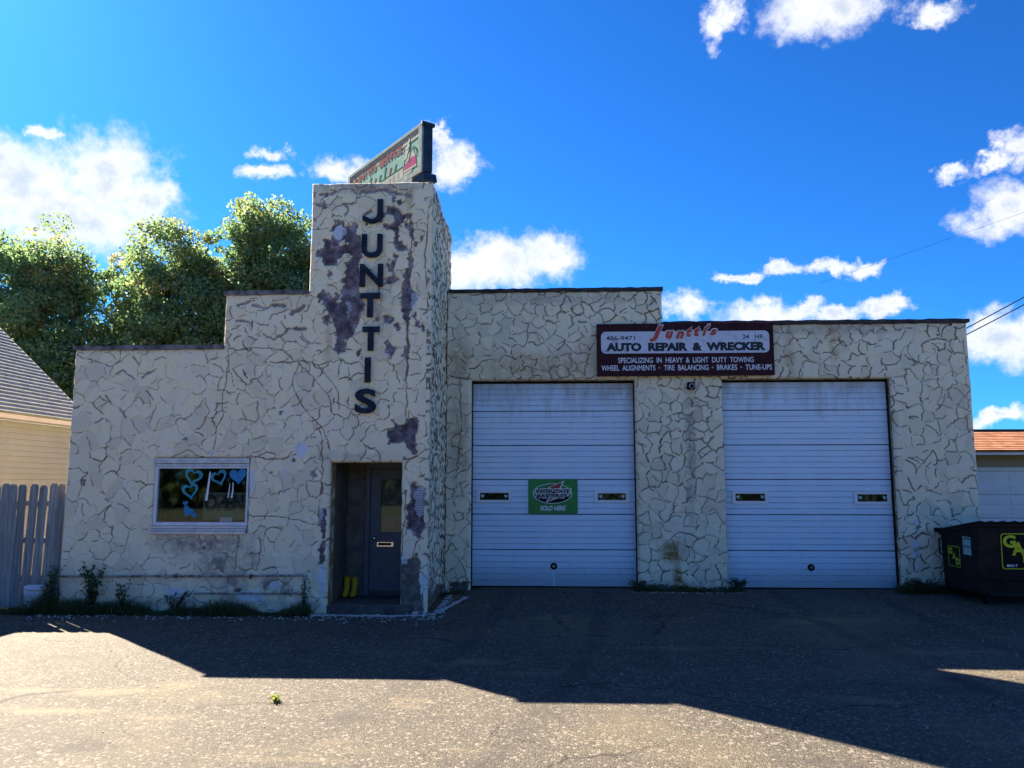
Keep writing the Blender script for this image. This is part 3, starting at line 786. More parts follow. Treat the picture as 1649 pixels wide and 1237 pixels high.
CRACK = [(0.024,[(-2.286,6.433),(-2.293,6.221)]),(0.028,[(-2.271,5.536),(-2.285,5.120),(-2.287,4.604),(-2.300,4.194),(-2.284,3.819),(-2.302,3.667)]),(0.016,[(-2.302,3.667),(-2.287,3.385),(-2.308,2.886)]),(0.016,[(-2.258,5.956),(-2.276,5.799)]),(0.012,[(-5.259,4.198),(-5.219,4.002),(-5.280,3.533),(-5.292,3.360),(-5.280,3.087),(-5.404,2.897),(-5.384,2.696),(-5.409,2.576)]),(0.016,[(-5.249,4.198),(-4.495,4.202),(-4.277,4.139),(-4.170,4.005)]),(0.016,[(-4.548,3.977),(-4.128,3.974),(-4.026,4.004),(-3.738,3.930),(-3.516,4.010)]),(0.012,[(-3.737,3.900),(-3.558,3.695),(-3.400,3.512),(-3.371,3.190)]),(0.012,[(-4.076,3.953),(-3.813,3.717),(-3.549,3.392),(-3.491,3.140)]),(0.016,[(-4.793,2.435),(-4.579,2.425),(-4.275,2.385),(-4.128,2.514)]),(0.012,[(-4.810,1.412),(-4.806,1.803),(-4.803,2.197)]),(0.016,[(-3.619,2.354),(-3.662,2.791),(-3.793,3.091)]),(0.016,[(-3.619,2.354),(-3.645,1.902),(-3.663,1.512)]),(0.020,[(-2.112,3.105),(-1.95,3.07)]),(0.016,[(-1.951,3.064),(-1.967,2.786),(-1.987,2.737)]),(0.020,[(-2.102,2.441),(-1.95,2.39)]),(0.016,[(-2.320,2.372),(-2.221,2.412),(-2.102,2.441)]),(0.012,[(-3.912,6.193),(-3.641,6.210)]),(0.016,[(-1.948,6.694),(-1.993,6.164),(-2.025,5.533),(-1.957,5.013)]),(0.020,[(-2.097,4.839),(-1.95,4.816)]),(0.012,[(-4.076,3.943),(-4.166,3.598),(-3.948,3.192),(-3.635,2.891),(-3.525,2.592)]),(0.012,[(-5.028,1.120),(-4.991,1.412),(-4.931,1.198),(-4.977,0.638)]),(0.012,[(-4.631,1.218),(-4.572,0.977),(-4.618,0.640)]),(0.016,[(-2.146,0.843),(-2.130,1.034),(-2.043,1.149)]),(0.016,[(-2.310,1.225),(-2.313,0.842)]),(0.016,[(-2.292,1.902),(-2.275,1.514),(-2.320,1.225)]),(0.012,[(-7.80,4.136),(-7.607,4.051),(-7.179,3.924)]),(0.012,[(-6.156,2.398),(-5.857,2.547),(-5.544,2.417)]),(0.012,[(-4.794,1.510),(-4.392,1.491),(-3.889,1.414),(-3.669,1.366)])]
STAIN = [(-5.55,1.05,0.75,0.16,0.9),(-5.25,0.75,0.30,0.35,0.8),(-5.0,0.45,0.22,0.5,0.75),(-4.4,0.42,0.16,0.14,0.95),(-4.15,0.40,0.12,0.15,0.9),(-6.0,1.12,0.3,0.1,0.6),(-3.1,2.45,0.7,0.08,0.4),(-2.8,4.9,0.25,0.4,0.5),(-3.0,6.9,0.9,0.10,0.7),(-5.8,0.12,2.2,0.10,0.7),(-4.75,0.9,0.12,0.3,0.5),(-6.6,4.2,1.3,0.06,0.4)]
PAINT = [(-3.977,2.543,0.12,0.18,1.0),(-4.217,2.177,0.025,0.10,1.3),(-3.594,0.50,0.06,0.28,1.2),(-4.76,2.05,0.06,0.22,1.0),(-2.04,1.72,0.13,0.28,1.3),(-3.62,1.55,0.04,0.12,1.0),(-2.30,0.82,0.1,0.12,1.0),(-1.99,0.45,0.05,0.28,1.0),(-5.9,0.30,0.4,0.18,0.6),(-4.7,0.26,0.30,0.12,0.8),(-4.35,0.42,0.10,0.1,0.9),(-5.4,2.5,0.12,0.1,0.7),(-2.2,5.0,0.08,0.14,1.1),(-3.45,6.15,0.14,0.14,1.1),(-3.3,4.85,0.12,0.3,0.5),(-7.5,2.9,0.3,0.6,0.25)]
RUSTS = [(-2.30,6.72,0.07,0.2,0.8),(-4.5,3.0,0.5,0.6,0.0),(-3.6,4.3,0.06,0.3,0.5)]

def front_solid(u, v):
    top = np.where(u < XS1, Z1, np.where(u < XT, Z2, Z3))
    m = v < top
    m &= ~((u > WX0) & (u < WX1) & (v > WZ0) & (v < WZ1))
    m &= ~((u > DX0) & (u < DX1) & (v < DZ1))
    return m
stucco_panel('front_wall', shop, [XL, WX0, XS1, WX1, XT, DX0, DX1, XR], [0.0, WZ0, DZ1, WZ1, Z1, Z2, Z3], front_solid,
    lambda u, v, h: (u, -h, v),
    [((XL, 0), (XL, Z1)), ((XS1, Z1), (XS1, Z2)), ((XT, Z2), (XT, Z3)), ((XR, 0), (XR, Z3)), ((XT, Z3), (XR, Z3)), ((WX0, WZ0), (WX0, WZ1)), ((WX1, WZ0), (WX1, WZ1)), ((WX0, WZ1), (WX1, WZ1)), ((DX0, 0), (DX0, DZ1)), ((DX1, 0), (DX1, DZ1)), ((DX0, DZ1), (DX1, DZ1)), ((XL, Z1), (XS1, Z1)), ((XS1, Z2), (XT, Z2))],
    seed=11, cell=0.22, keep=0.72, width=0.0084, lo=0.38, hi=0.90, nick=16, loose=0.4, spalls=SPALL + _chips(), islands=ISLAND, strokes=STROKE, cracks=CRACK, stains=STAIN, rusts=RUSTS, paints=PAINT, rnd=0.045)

# tower flank, facing right
TD = 2.58
def side_solid(u, v): return (v < Z3 - 0.02 * u) & ((u < GY) | (v > 5.3))
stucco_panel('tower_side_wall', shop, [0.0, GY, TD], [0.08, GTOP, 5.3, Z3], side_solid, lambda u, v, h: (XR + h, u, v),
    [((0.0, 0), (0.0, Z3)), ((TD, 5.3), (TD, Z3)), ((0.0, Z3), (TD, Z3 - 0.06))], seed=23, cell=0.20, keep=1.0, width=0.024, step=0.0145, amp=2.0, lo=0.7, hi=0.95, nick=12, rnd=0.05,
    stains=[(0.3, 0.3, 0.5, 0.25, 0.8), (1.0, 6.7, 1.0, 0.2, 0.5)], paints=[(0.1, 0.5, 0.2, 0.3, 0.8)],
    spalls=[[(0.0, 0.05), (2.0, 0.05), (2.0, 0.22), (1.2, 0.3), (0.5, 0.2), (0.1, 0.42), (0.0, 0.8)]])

def garage_solid(u, v):
    m = v < np.where(u < GSTEP, GM, GR)
    m &= ~((u > GA) & (u < GB) & (v < GTOP)); m &= ~((u > GC) & (u < GD) & (v < GTOP))
    return m
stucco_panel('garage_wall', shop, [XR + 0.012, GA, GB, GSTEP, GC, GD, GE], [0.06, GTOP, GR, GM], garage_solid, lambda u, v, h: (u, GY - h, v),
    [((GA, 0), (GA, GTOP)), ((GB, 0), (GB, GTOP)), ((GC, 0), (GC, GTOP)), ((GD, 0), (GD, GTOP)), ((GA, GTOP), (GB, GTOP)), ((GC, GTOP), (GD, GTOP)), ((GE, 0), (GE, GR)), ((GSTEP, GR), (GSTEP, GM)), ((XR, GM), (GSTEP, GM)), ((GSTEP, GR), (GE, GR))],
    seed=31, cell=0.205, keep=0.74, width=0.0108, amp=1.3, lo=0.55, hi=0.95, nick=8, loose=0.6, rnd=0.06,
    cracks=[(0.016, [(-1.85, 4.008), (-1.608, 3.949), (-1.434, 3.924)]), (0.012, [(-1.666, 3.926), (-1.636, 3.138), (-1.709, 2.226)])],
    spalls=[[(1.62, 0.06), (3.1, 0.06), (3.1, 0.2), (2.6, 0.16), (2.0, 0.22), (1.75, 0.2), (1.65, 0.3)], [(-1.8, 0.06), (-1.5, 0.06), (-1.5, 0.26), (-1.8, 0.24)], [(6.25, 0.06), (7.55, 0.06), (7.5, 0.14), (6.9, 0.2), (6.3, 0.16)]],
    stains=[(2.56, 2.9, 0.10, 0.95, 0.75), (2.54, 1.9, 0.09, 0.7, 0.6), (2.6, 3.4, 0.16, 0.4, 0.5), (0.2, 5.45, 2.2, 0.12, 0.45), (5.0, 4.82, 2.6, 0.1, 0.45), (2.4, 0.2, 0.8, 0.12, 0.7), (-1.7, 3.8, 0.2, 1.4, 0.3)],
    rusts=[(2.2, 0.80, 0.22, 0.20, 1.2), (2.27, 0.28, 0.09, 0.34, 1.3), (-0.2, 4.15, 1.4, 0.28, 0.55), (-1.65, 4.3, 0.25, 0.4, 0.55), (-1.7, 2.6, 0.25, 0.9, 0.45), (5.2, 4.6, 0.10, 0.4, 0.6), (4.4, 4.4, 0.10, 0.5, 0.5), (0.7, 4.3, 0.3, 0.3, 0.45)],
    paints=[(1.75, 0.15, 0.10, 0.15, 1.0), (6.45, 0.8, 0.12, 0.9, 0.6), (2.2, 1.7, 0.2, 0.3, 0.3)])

def shop_body():
    m = MB(); y0, y1 = 0.055, 0.30
    for x0, x1, z0, z1 in ((XL, WX0, -0.2, 4.2), (WX0, WX1, WZ1, 4.2), (WX0, WX1, -0.2, WZ0), (WX1, DX0, -0.2, 4.2), (DX0, DX1, DZ1, 4.2), (DX1, XR - 0.055, -0.2, 4.2), (XS1, XR - 0.055, 4.2, 5.1), (XT, XR - 0.055, 5.1, 6.92)):
        m.box(x0, x1, y0, y1, z0, z1)
    m.box(XL, XL + 0.25, y1, 9.0, -0.2, 4.2)                       # left flank
    m.box(XL + 0.25, -1.98, 8.8, 9.0, -0.2, 4.2)                   # rear
    m.box(XS1, XS1 + 0.25, y1, 1.6, 4.0, 5.1)
    m.box(XS1 + 0.25, XT + 0.2, 1.4, 1.6, 4.0, 5.1)
    m.box(XT, XT + 0.22, y1, TD, 4.0, 6.92)                       # tower left flank
    m.box(XT + 0.22, -2.12, TD - 0.24, TD, 4.0, 6.90)                  # tower back
    m.box(-2.12, XR - 0.055, 0.30, GY + 0.05, -0.2, 6.90); m.box(-2.12, XR - 0.055, GY + 0.05, TD, 4.93, 6.90)               # tower right flank core
    g0, g1 = GY + 0.055, GY + 0.30
    for x0, x1, z0, z1 in ((XR - 0.055, GA, -0.2, GTOP), (GB, GC, -0.2, GTOP), (GD, GE, -0.2, GTOP), (XR - 0.055, GE, GTOP, 4.92), (XR - 0.055, GSTEP, 4.92, 5.58)):
        m.box(x0, x1, g0, g1, z0, z1)
    m.box(GE - 0.25, GE, g1, 15.0, -0.2, 4.92); m.box(-1.975, GE - 0.25, 14.8, 15.0, -0.2, 4.92); m.box(-1.975, -1.75, g1, 14.8, -0.2, 4.92)
    m.box(GSTEP - 0.25, GSTEP, g1, 4.0, 4.92, 5.58)
    m.build('wall', 'stucco', shop)
    m = MB()
    m.box(XL + 0.25, -2.13, y1, 8.8, 3.9, 4.0); m.box(-1.74, GE - 0.25, g1, 14.8, 4.55, 4.65); m.box(XT + 0.22, -2.12, y1, TD - 0.24, 6.5, 6.58)
    m.build('roof', 'tar', shop)
    # parapet cappings, each its own length of flashing
    def cap(x0, x1, y, z, d, hgt, material):
        c = MB(); k = max(2, int((x1 - x0) / 0.12)); rr = random.Random(int(x0 * 100)); up = []; dn = []
        for i in range(k + 1):
            x = x0 + (x1 - x0) * i / k; up.append((x, z + hgt + rr.uniform(-.008, .008))); dn.append((x, z - 0.012 + rr.uniform(-.012, .006)))
        c.prism(dn + up[::-1], (0, y, 0), X_, Z_, Y_, 0, d); return c.build('coping', material, shop)
    cap(XL - 0.02, XS1 + 0.01, -0.035, Z1 - 0.01, 0.36, 0.055, 'coping_metal')
    cap(XS1 - 0.02, XT, -0.035, Z2 - 0.01, 0.36, 0.055, 'coping_metal')
    cap(XR + 0.03, GSTEP + 0.02, GY - 0.035, GM - 0.005, 0.36, 0.05, 'tar')
    cap(GSTEP + 0.01, GE + 0.03, GY - 0.04, GR - 0.005, 0.36, 0.055, 'tar')
    # porch
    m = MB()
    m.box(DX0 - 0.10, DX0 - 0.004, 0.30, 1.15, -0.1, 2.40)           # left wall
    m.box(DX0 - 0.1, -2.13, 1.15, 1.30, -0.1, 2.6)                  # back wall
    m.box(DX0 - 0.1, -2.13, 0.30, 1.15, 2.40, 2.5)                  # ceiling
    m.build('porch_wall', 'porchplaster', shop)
    m = MB(); m.box(DX0 - 0.004, -2.13, 0.0, 1.15, -0.1, 0.135)
    m.build('porch_floor', 'concrete', shop, bevel=0.012)
    # dim room behind the window
    m = MB(); m.box(XL + 0.26, DX0 - 0.12, 0.31, 3.6, -0.1, 0.02); m.box(XL + 0.26, DX0 - 0.12, 3.6, 3.7, 0.02, 3.89)
    m.box(-1.74, GE - 0.26, 2.5, 14.7, -0.1, 0.1); m.build('room', 'roomdark', shop)
shop_body()

def shop_window():
    w = MB(); yf = 0.02
    # header board, jambs and rails of the frame
    w.box(WX0 + 0.004, WX1 - 0.004, 0.005, 0.12, 2.335, WZ1 - 0.004)
    w.box(WX0 + 0.004, WX1 - 0.004, 0.022, 0.12, 2.285, 2.331)
    win = w.build('window', 'aluminium', shop, bevel=0.006)
    fr = MB()
    x0, x1, z0, z1 = WX0 + 0.006, WX1 - 0.006, 1.345, 2.283
    fr.box(x0, x0 + 0.045, yf, 0.1, z0, z1); fr.box(x1 - 0.035, x1, yf, 0.1, z0, z1)
    fr.box(x0 + 0.045, x1 - 0.035, yf + 0.002, 0.1, z1 - 0.03, z1); fr.box(x0 + 0.045, x1 - 0.035, yf - 0.006, 0.1, z0, z0 + 0.055)
    fr.build('frame', 'whiteframe', win, bevel=0.005)
    s = MB()
    for k, (a, b, y) in enumerate(((1.30, 1.342, 0.0), (1.265, 1.297, -0.02), (WZ0 - 0.03, 1.262, -0.045))): s.box(WX0 - 0.02 * (k == 2) + 0.004, WX1 - 0.006, y, 0.12, a, b)
    s.build('sill', 'aluminium', win, bevel=0.005)
    p = MB(); gx0, gx1, gz0, gz1 = x0 + 0.045, x1 - 0.035, z0 + 0.055, z1 - 0.03
    p.box(gx0, gx1, 0.060, 0.066, gz0, gz1); p.build('pane', 'glass', win)
    # painted hearts on the glass
    O = (0, 0.058, 0); n = (0, -1, 0)
    def hrt(cx, cy, w_, h_, rot, solid, material):
        m = MB(); o = heart(cx, cy, w_, h_, rot)
        if solid: m.prism(o, O, X_, Z_, n, 0.0, 0.002)
        else: m.ring(o, heart(cx, cy + 0.004, w_ * 0.66, h_ * 0.62, rot), O, X_, Z_, n, 0.0, 0.002)
        m.build('painted_heart', material, win)
    Wd = gx1 - gx0; Hd = gz1 - gz0
    f = lambda a, b: (gx0 + a * Wd, gz1 - b * Hd)
    for a, b, w_, h_, rot, sol, mt in ((0.385, 0.17, 0.30, 0.27, -0.25, 0, 'heartteal'), (0.365, 0.44, 0.27, 0.26, 0.2, 0, 'heartteal'), (0.685, 0.19, 0.27, 0.25, 0.35, 0, 'heartteal'), (0.895, 0.16, 0.28, 0.25, 0.1, 1, 'heartblue'), (0.315, 0.66, 0.085, 0.085, 0.1, 1, 'heartblue'), (0.345, 0.815, 0.18, 0.17, -0.5, 1, 'heartblue'), (0.425, 0.885, 0.095, 0.09, 0.2, 1, 'heartblue')):
        hrt(*f(a, b), w_, h_, rot, sol, mt)
    for pts, wd in (([(0.578, 0.06), (0.566, 0.3), (0.548, 0.6)], 0.014), ([(0.805, 0.28), (0.80, 0.42), (0.79, 0.55)], 0.007), ([(0.84, 0.26), (0.842, 0.42), (0.83, 0.55)], 0.010)):
        q = [f(*p_) for p_ in pts]; d = MB()
        d.prism([(a - wd * (0.7 + 0.4 * i), b) for i, (a, b) in enumerate(q)] + [(a + wd * (0.7 + 0.4 * i), b) for i, (a, b) in reversed(list(enumerate(q)))], O, X_, Z_, n, 0.0, 0.002)
        d.build('white_streak', 'purewhite', win)  # narrow white streak laid on the glass
    return f
WF = shop_window()

def entry_door():
    m = MB(); y = 1.10
    x0, x1, z0, z1 = -3.17, -2.135, 0.135, 2.37
    for a, b, c, d in ((x0, x0 + 0.085, z0, z1), (x0 + 0.085, x1, z1 - 0.10, z1)): m.box(a, b, y - 0.03, 1.15, c, d)
    door = m.build('door', 'greydoor', shop, bevel=0.006)
    p = MB(); a0, a1, c0, c1 = x0 + 0.09, -2.2, 0.20, 2.265
    gx0, gx1, gz0, gz1 = -2.905, -2.42, 1.19, 2.09
    p.box(a0, gx0, y, 1.145, c0, c1); p.box(gx1, a1, y, 1.145, c0, c1); p.box(gx0, gx1, y, 1.145, c0, gz0); p.box(gx0, gx1, y, 1.145, gz1, c1)
    p.box(a0 + 0.12, a1 - 0.12, y - 0.012, y - 0.001, gz0 - 0.05, gz0 - 0.012); p.box(gx0 - 0.04, gx0 - 0.004, y - 0.012, y - 0.001, gz0 - 0.01, gz1 + 0.03); p.box(gx0 - 0.003, gx1, y - 0.012, y - 0.001, gz1 + 0.002, gz1 + 0.03)
    p.build('door_leaf', 'greydoor', door, bevel=0.004)
    g = MB(); g.box(gx0, gx1, 1.12, 1.126, gz0, gz1); g.build('pane', 'glass', door)
    k = MB(); k.tube([(-2.99, y - 0.005, 1.09), (-2.99, y - 0.05, 1.09)], 0.014, 10); k.tube([(-2.99, y - 0.045, 1.09), (-2.99, y - 0.06, 1.09), (-2.99, y - 0.09, 1.09), (-2.99, y - 0.10, 1.09)], [0.018, 0.032, 0.03, 0.012], 14)
    k.tube([(-2.99, y - 0.002, 1.09), (-2.99, y - 0.012, 1.09)], 0.036, 14); k.build('knob', 'chrome', door, True)
    s = MB(); s.box(-2.955, -2.67, y - 0.015, y - 0.002, 0.945, 1.02); s.box(-2.94, -2.685, y - 0.022, y - 0.015, 0.945, 0.962); s.box(-2.70, -2.675, y - 0.024, y - 0.016, 0.965, 1.005)
    sl = s.build('mail_slot', 'chrome', door)
    f = MB(); f.box(-2.935, -2.71, y - 0.019, y - 0.0155, 0.966, 1.008); f.build('flap', 'blackpaint', door)
    # dim papers seen through the glass
    q = MB(); q.box(-2.88, -2.62, 1.135, 1.14, 1.66, 1.70); q.build('notice', 'cardboard', door); q = MB(); q.box(-2.84, -2.66, 1.135, 1.14, 1.25, 1.42); q.build('notice', 'cardboard', door)
entry_door()

def garage_door(x0, x1, label, seed, wins, lockx):
    rr = random.Random(seed)
    y = 2.20
    fr = MB()
    fr.box(x0 - 0.03, x0 + 0.012, 2.13, 2.30, 0.05, GTOP + 0.02); fr.box(x1 - 0.012, x1 + 0.03, 2.13, 2.30, 0.05, GTOP + 0.02)
    fr.box(x0 + 0.012, x1 - 0.012, 2.245, 2.30, 3.86, 4.05); fr.box(x0 + 0.012, x1 - 0.012, 2.22, 2.29, 0.05, 0.165)  # upper board is black to stand in for the header shadow
    door = fr.build('garage_door', 'blackpaint', shop); door['label'] = label
    zs = [0.158, 0.818, 1.457, 2.091, 2.720, 3.357, 3.885]
    meshes = {}
    for k in range(6):
        h = zs[k + 1] - zs[k] - 0.009; nr = 6 if k < 5 else 5
        prof = []
        for i in range(nr):
            a = h * i / nr; b = h * (i + 1) / nr
            g = 0.010 if k < 5 or i else 0.006
            prof += [(a + 0.003, 0.020), (a + 0.009, 0.002), (b - 0.007, 0.0), (b - 0.001, 0.020)]
        X0, X1 = x0 + 0.014, x1 - 0.014
        vs = []; fs = []
        cols = 9
        for c in range(cols):
            xx = X0 + (X1 - X0) * c / (cols - 1)
            wv = rr.uniform(-0.005, 0.005)
            for z, d in [(0.0, 0.03)] + prof + [(h, 0.03)]: vs.append((xx, y + d + wv, zs[k] + z))
        m_ = len(prof) + 2
        for c in range(cols - 1):
            for i in range(m_ - 1): fs.append((c * m_ + i, (c + 1) * m_ + i, (c + 1) * m_ + i + 1, c * m_ + i + 1))
        b = MB(); b.add(vs, fs); b.box(X0 + 0.002, X1 - 0.002, y + 0.036, y + 0.045, zs[k] + 0.001, zs[k] + h - 0.001)
        o = b.build('door_section', 'doorpaint', door); o.data.materials.append(MATS['doorshade_grime'])
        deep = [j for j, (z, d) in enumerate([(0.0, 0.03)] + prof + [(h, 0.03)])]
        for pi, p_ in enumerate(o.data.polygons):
            if pi < (cols - 1) * (m_ - 1) and (pi % (m_ - 1)) % 4 in (0, 3) : p_.material_index = 1  # groove faces take the darker colour as painted shade
    for a0, a1, b0, b1 in wins:
        f = MB(); O = (0, y - 0.001, 0)
        f.ring([(a0, b0), (a1, b0), (a1, b1), (a0, b1)], [(a0 + 0.06, b0 + 0.05), (a1 - 0.06, b0 + 0.05), (a1 - 0.06, b1 - 0.05), (a0 + 0.06, b1 - 0.05)], O, X_, Z_, (0, -1, 0), 0.0, 0.022)
        f.build('window_frame', 'purewhite', door, bevel=0.004)
        g = MB(); g.box(a0 + 0.055, a1 - 0.055, y - 0.012, y - 0.008, b0 + 0.045, b1 - 0.045); g.build('pane', 'glass', door)
        bk = MB(); bk.box(a0 + 0.061, a1 - 0.061, y - 0.005, y - 0.0025, b0 + 0.051, b1 - 0.051); bk.build('interior_shade_sheet', 'blackpaint', door)  # black sheet standing in for the unlit interior behind the pane
        for hx in (a0 + 0.11, a1 - 0.11):
            hm = MB(); hm.prism(heart(hx, (b0 + b1) / 2, 0.07, 0.07, rr.uniform(-.3, .3), 18), (0, y - 0.013, 0), X_, Z_, (0, -1, 0), 0.0, 0.002); hm.build('painted_heart', 'decalmint', door)
    sm = MB(); sm.prism([(lockx - 0.012, 0.17), (lockx + 0.016, 0.17), (lockx + 0.02, 0.46), (lockx - 0.018, 0.46)], (0, y - 0.0008, 0), X_, Z_, (0, -1, 0), 0, 0.001); sm.build('grease_streak', 'doorshade_grime', door)
    lk = MB()
    for r_, a, b in ((0.062, 0.001, -0.012), (0.05, -0.012, -0.02)): lk.tube([(lockx, y + a, 0.52), (lockx, y + b, 0.52)], r_, 20)
    lk.build('lock', 'blackpaint', door, True)
    lc = MB(); lc.tube([(lockx, y - 0.020, 0.52), (lockx, y - 0.03, 0.52)], 0.024, 14); lc.box(lockx - 0.008, lockx + 0.008, y - 0.034, y - 0.0305, 0.505, 0.535); lc.build('lock_barrel', 'pipe', door)
garage_door(GA, GB, 'white ribbed garage door with green battery sign', 3, ((-1.352, -0.700, 1.664, 1.892), (0.822, 1.452, 1.664, 1.884)), 0.065)
garage_door(GC, GD, 'white ribbed garage door beside the dumpster', 4, ((3.315, 3.965, 1.648, 1.880), (5.494, 6.140, 1.640, 1.870)), 4.674)

def wire_mesh(poly_list, y, name='chicken_wire'):
    """hexagonal lath wire left hanging over a broken patch"""
    for poly in poly_list:
        xs = [p[0] for p in poly]; ys = [p[1] for p in poly]; s = 0.026; mb = MB(); w = 0.0028
        def inside(x, z):
            c = False
            for (ax, az), (bx, bz) in zip(poly, poly[1:] + poly[:1]):
                if (az > z) != (bz > z) and x < (bx - ax) * (z - az) / (bz - az) + ax: c = not c
            return c
        i = 0
        for r_ in range(int((max(ys) - min(ys)) / (s * 1.5)) + 2):
            for c_ in range(int((max(xs) - min(xs)) / (s * 1.732)) + 2):
                cx = min(xs) + (c_ + 0.5 * (r_ % 2)) * s * 1.732; cz = min(ys) + r_ * s * 1.5
                for k in (0, 1, 2):
                    a = R(30 + 60 * k); b = R(90 + 60 * k)
                    p = (cx + s * math.cos(a), cz + s * math.sin(a)); q = (cx + s * math.cos(b), cz + s * math.sin(b))
                    if not (inside(*p) and inside(*q)): continue
                    d = Vector((q[0] - p[0], 0, q[1] - p[1])).normalized(); nn = Vector((-d.z, 0, d.x)) * w
                    P, Q = Vector((p[0], y, p[1])), Vector((q[0], y, q[1])); f = Vector((0, -0.004, 0))
                    mb.add([P - nn, Q - nn, Q + f, P + f, P + nn, Q + nn], [(0, 1, 2, 3), (3, 2, 5, 4)])
        if mb.v: o = mb.build(name, 'galvanised', shop)
wire_mesh([SPALL[10], SPALL[11], SPALL[13], SPALL[6],
    [(-3.82,5.55),(-3.50,5.58),(-3.40,6.2),(-3.2,6.2),(-3.09,5.9),(-3.10,5.4),(-3.3,5.3),(-3.5,5.75),(-3.7,6.0)],
    [(-3.72,4.75),(-3.5,4.45),(-3.42,4.12),(-3.3,4.2),(-3.25,4.4),(-3.05,4.85),(-3.1,5.05),(-3.35,5.1),(-3.45,4.95),(-3.62,5.05)], SPALL[1]], 0.006)

# ------------------------------------------------------------------ signs on the shop
def tower_letters():
    t = thing('tower_letters', 'dark blue raised letters spelling JUNTTIS down the tower', 'lettering', (-2.9, -0.03, 3.1))
    for ch, a0, b0, a1, b1, w in (('J', -3.059, 6.269, -2.726, 6.679, 0.03), ('U', -3.066, 5.690, -2.724, 6.085, 0.03), ('N', -3.085, 5.200, -2.704, 5.580, 0.03), ('T', -3.062, 4.693, -2.745, 5.092, 0.035), ('T', -3.018, 4.141, -2.743, 4.536, 0.035), ('I', -2.966, 3.624, -2.874, 4.028, 0.0), ('S', -3.115, 3.124, -2.772, 3.523, 0.035)):
        m = MB()
        if ch == 'J':
            c = [(a1 - 0.09, b1), (a1 - 0.09, b0 + 0.15)] + [(a0 + 0.155 + 0.088 * math.cos(R(-q)), b0 + 0.155 + 0.085 * math.sin(R(-q))) for q in range(10, 141, 13)] + [(a0, b0 + 0.13)]
            o_ = [(a0 - 0.0, b0 + 0.055)] + [(a0 + 0.16 + 0.172 * math.cos(R(-q)), b0 + 0.15 + 0.15 * math.sin(R(-q))) for q in range(125, 1, -13)] + [(a1, b0 + 0.16), (a1, b1)]
            m.prism((c + o_), (0, -0.02, 0), X_, Z_, (0, -1, 0), 0, 0.05)
        elif ch == 'I': m.box(a0, a1, -0.07, -0.02, b0, b1)
        elif ch == 'T': m.prism([(a0, b1), (a0, b1 - 0.085), ((a0 + a1) / 2 - 0.045, b1 - 0.085), ((a0 + a1) / 2 - 0.045, b0), ((a0 + a1) / 2 + 0.045, b0), ((a0 + a1) / 2 + 0.045, b1 - 0.085), (a1, b1 - 0.085), (a1, b1)][::-1], (0, -0.02, 0), X_, Z_, (0, -1, 0), 0, 0.05)
        else: text(m, ch, a0, a1, b0, b1, (0, 0, 0), X_, Z_, (0, -1, 0), 0.045, thick=0.05, weight=w)
        m.build('letter', 'navy', t)
tower_letters()

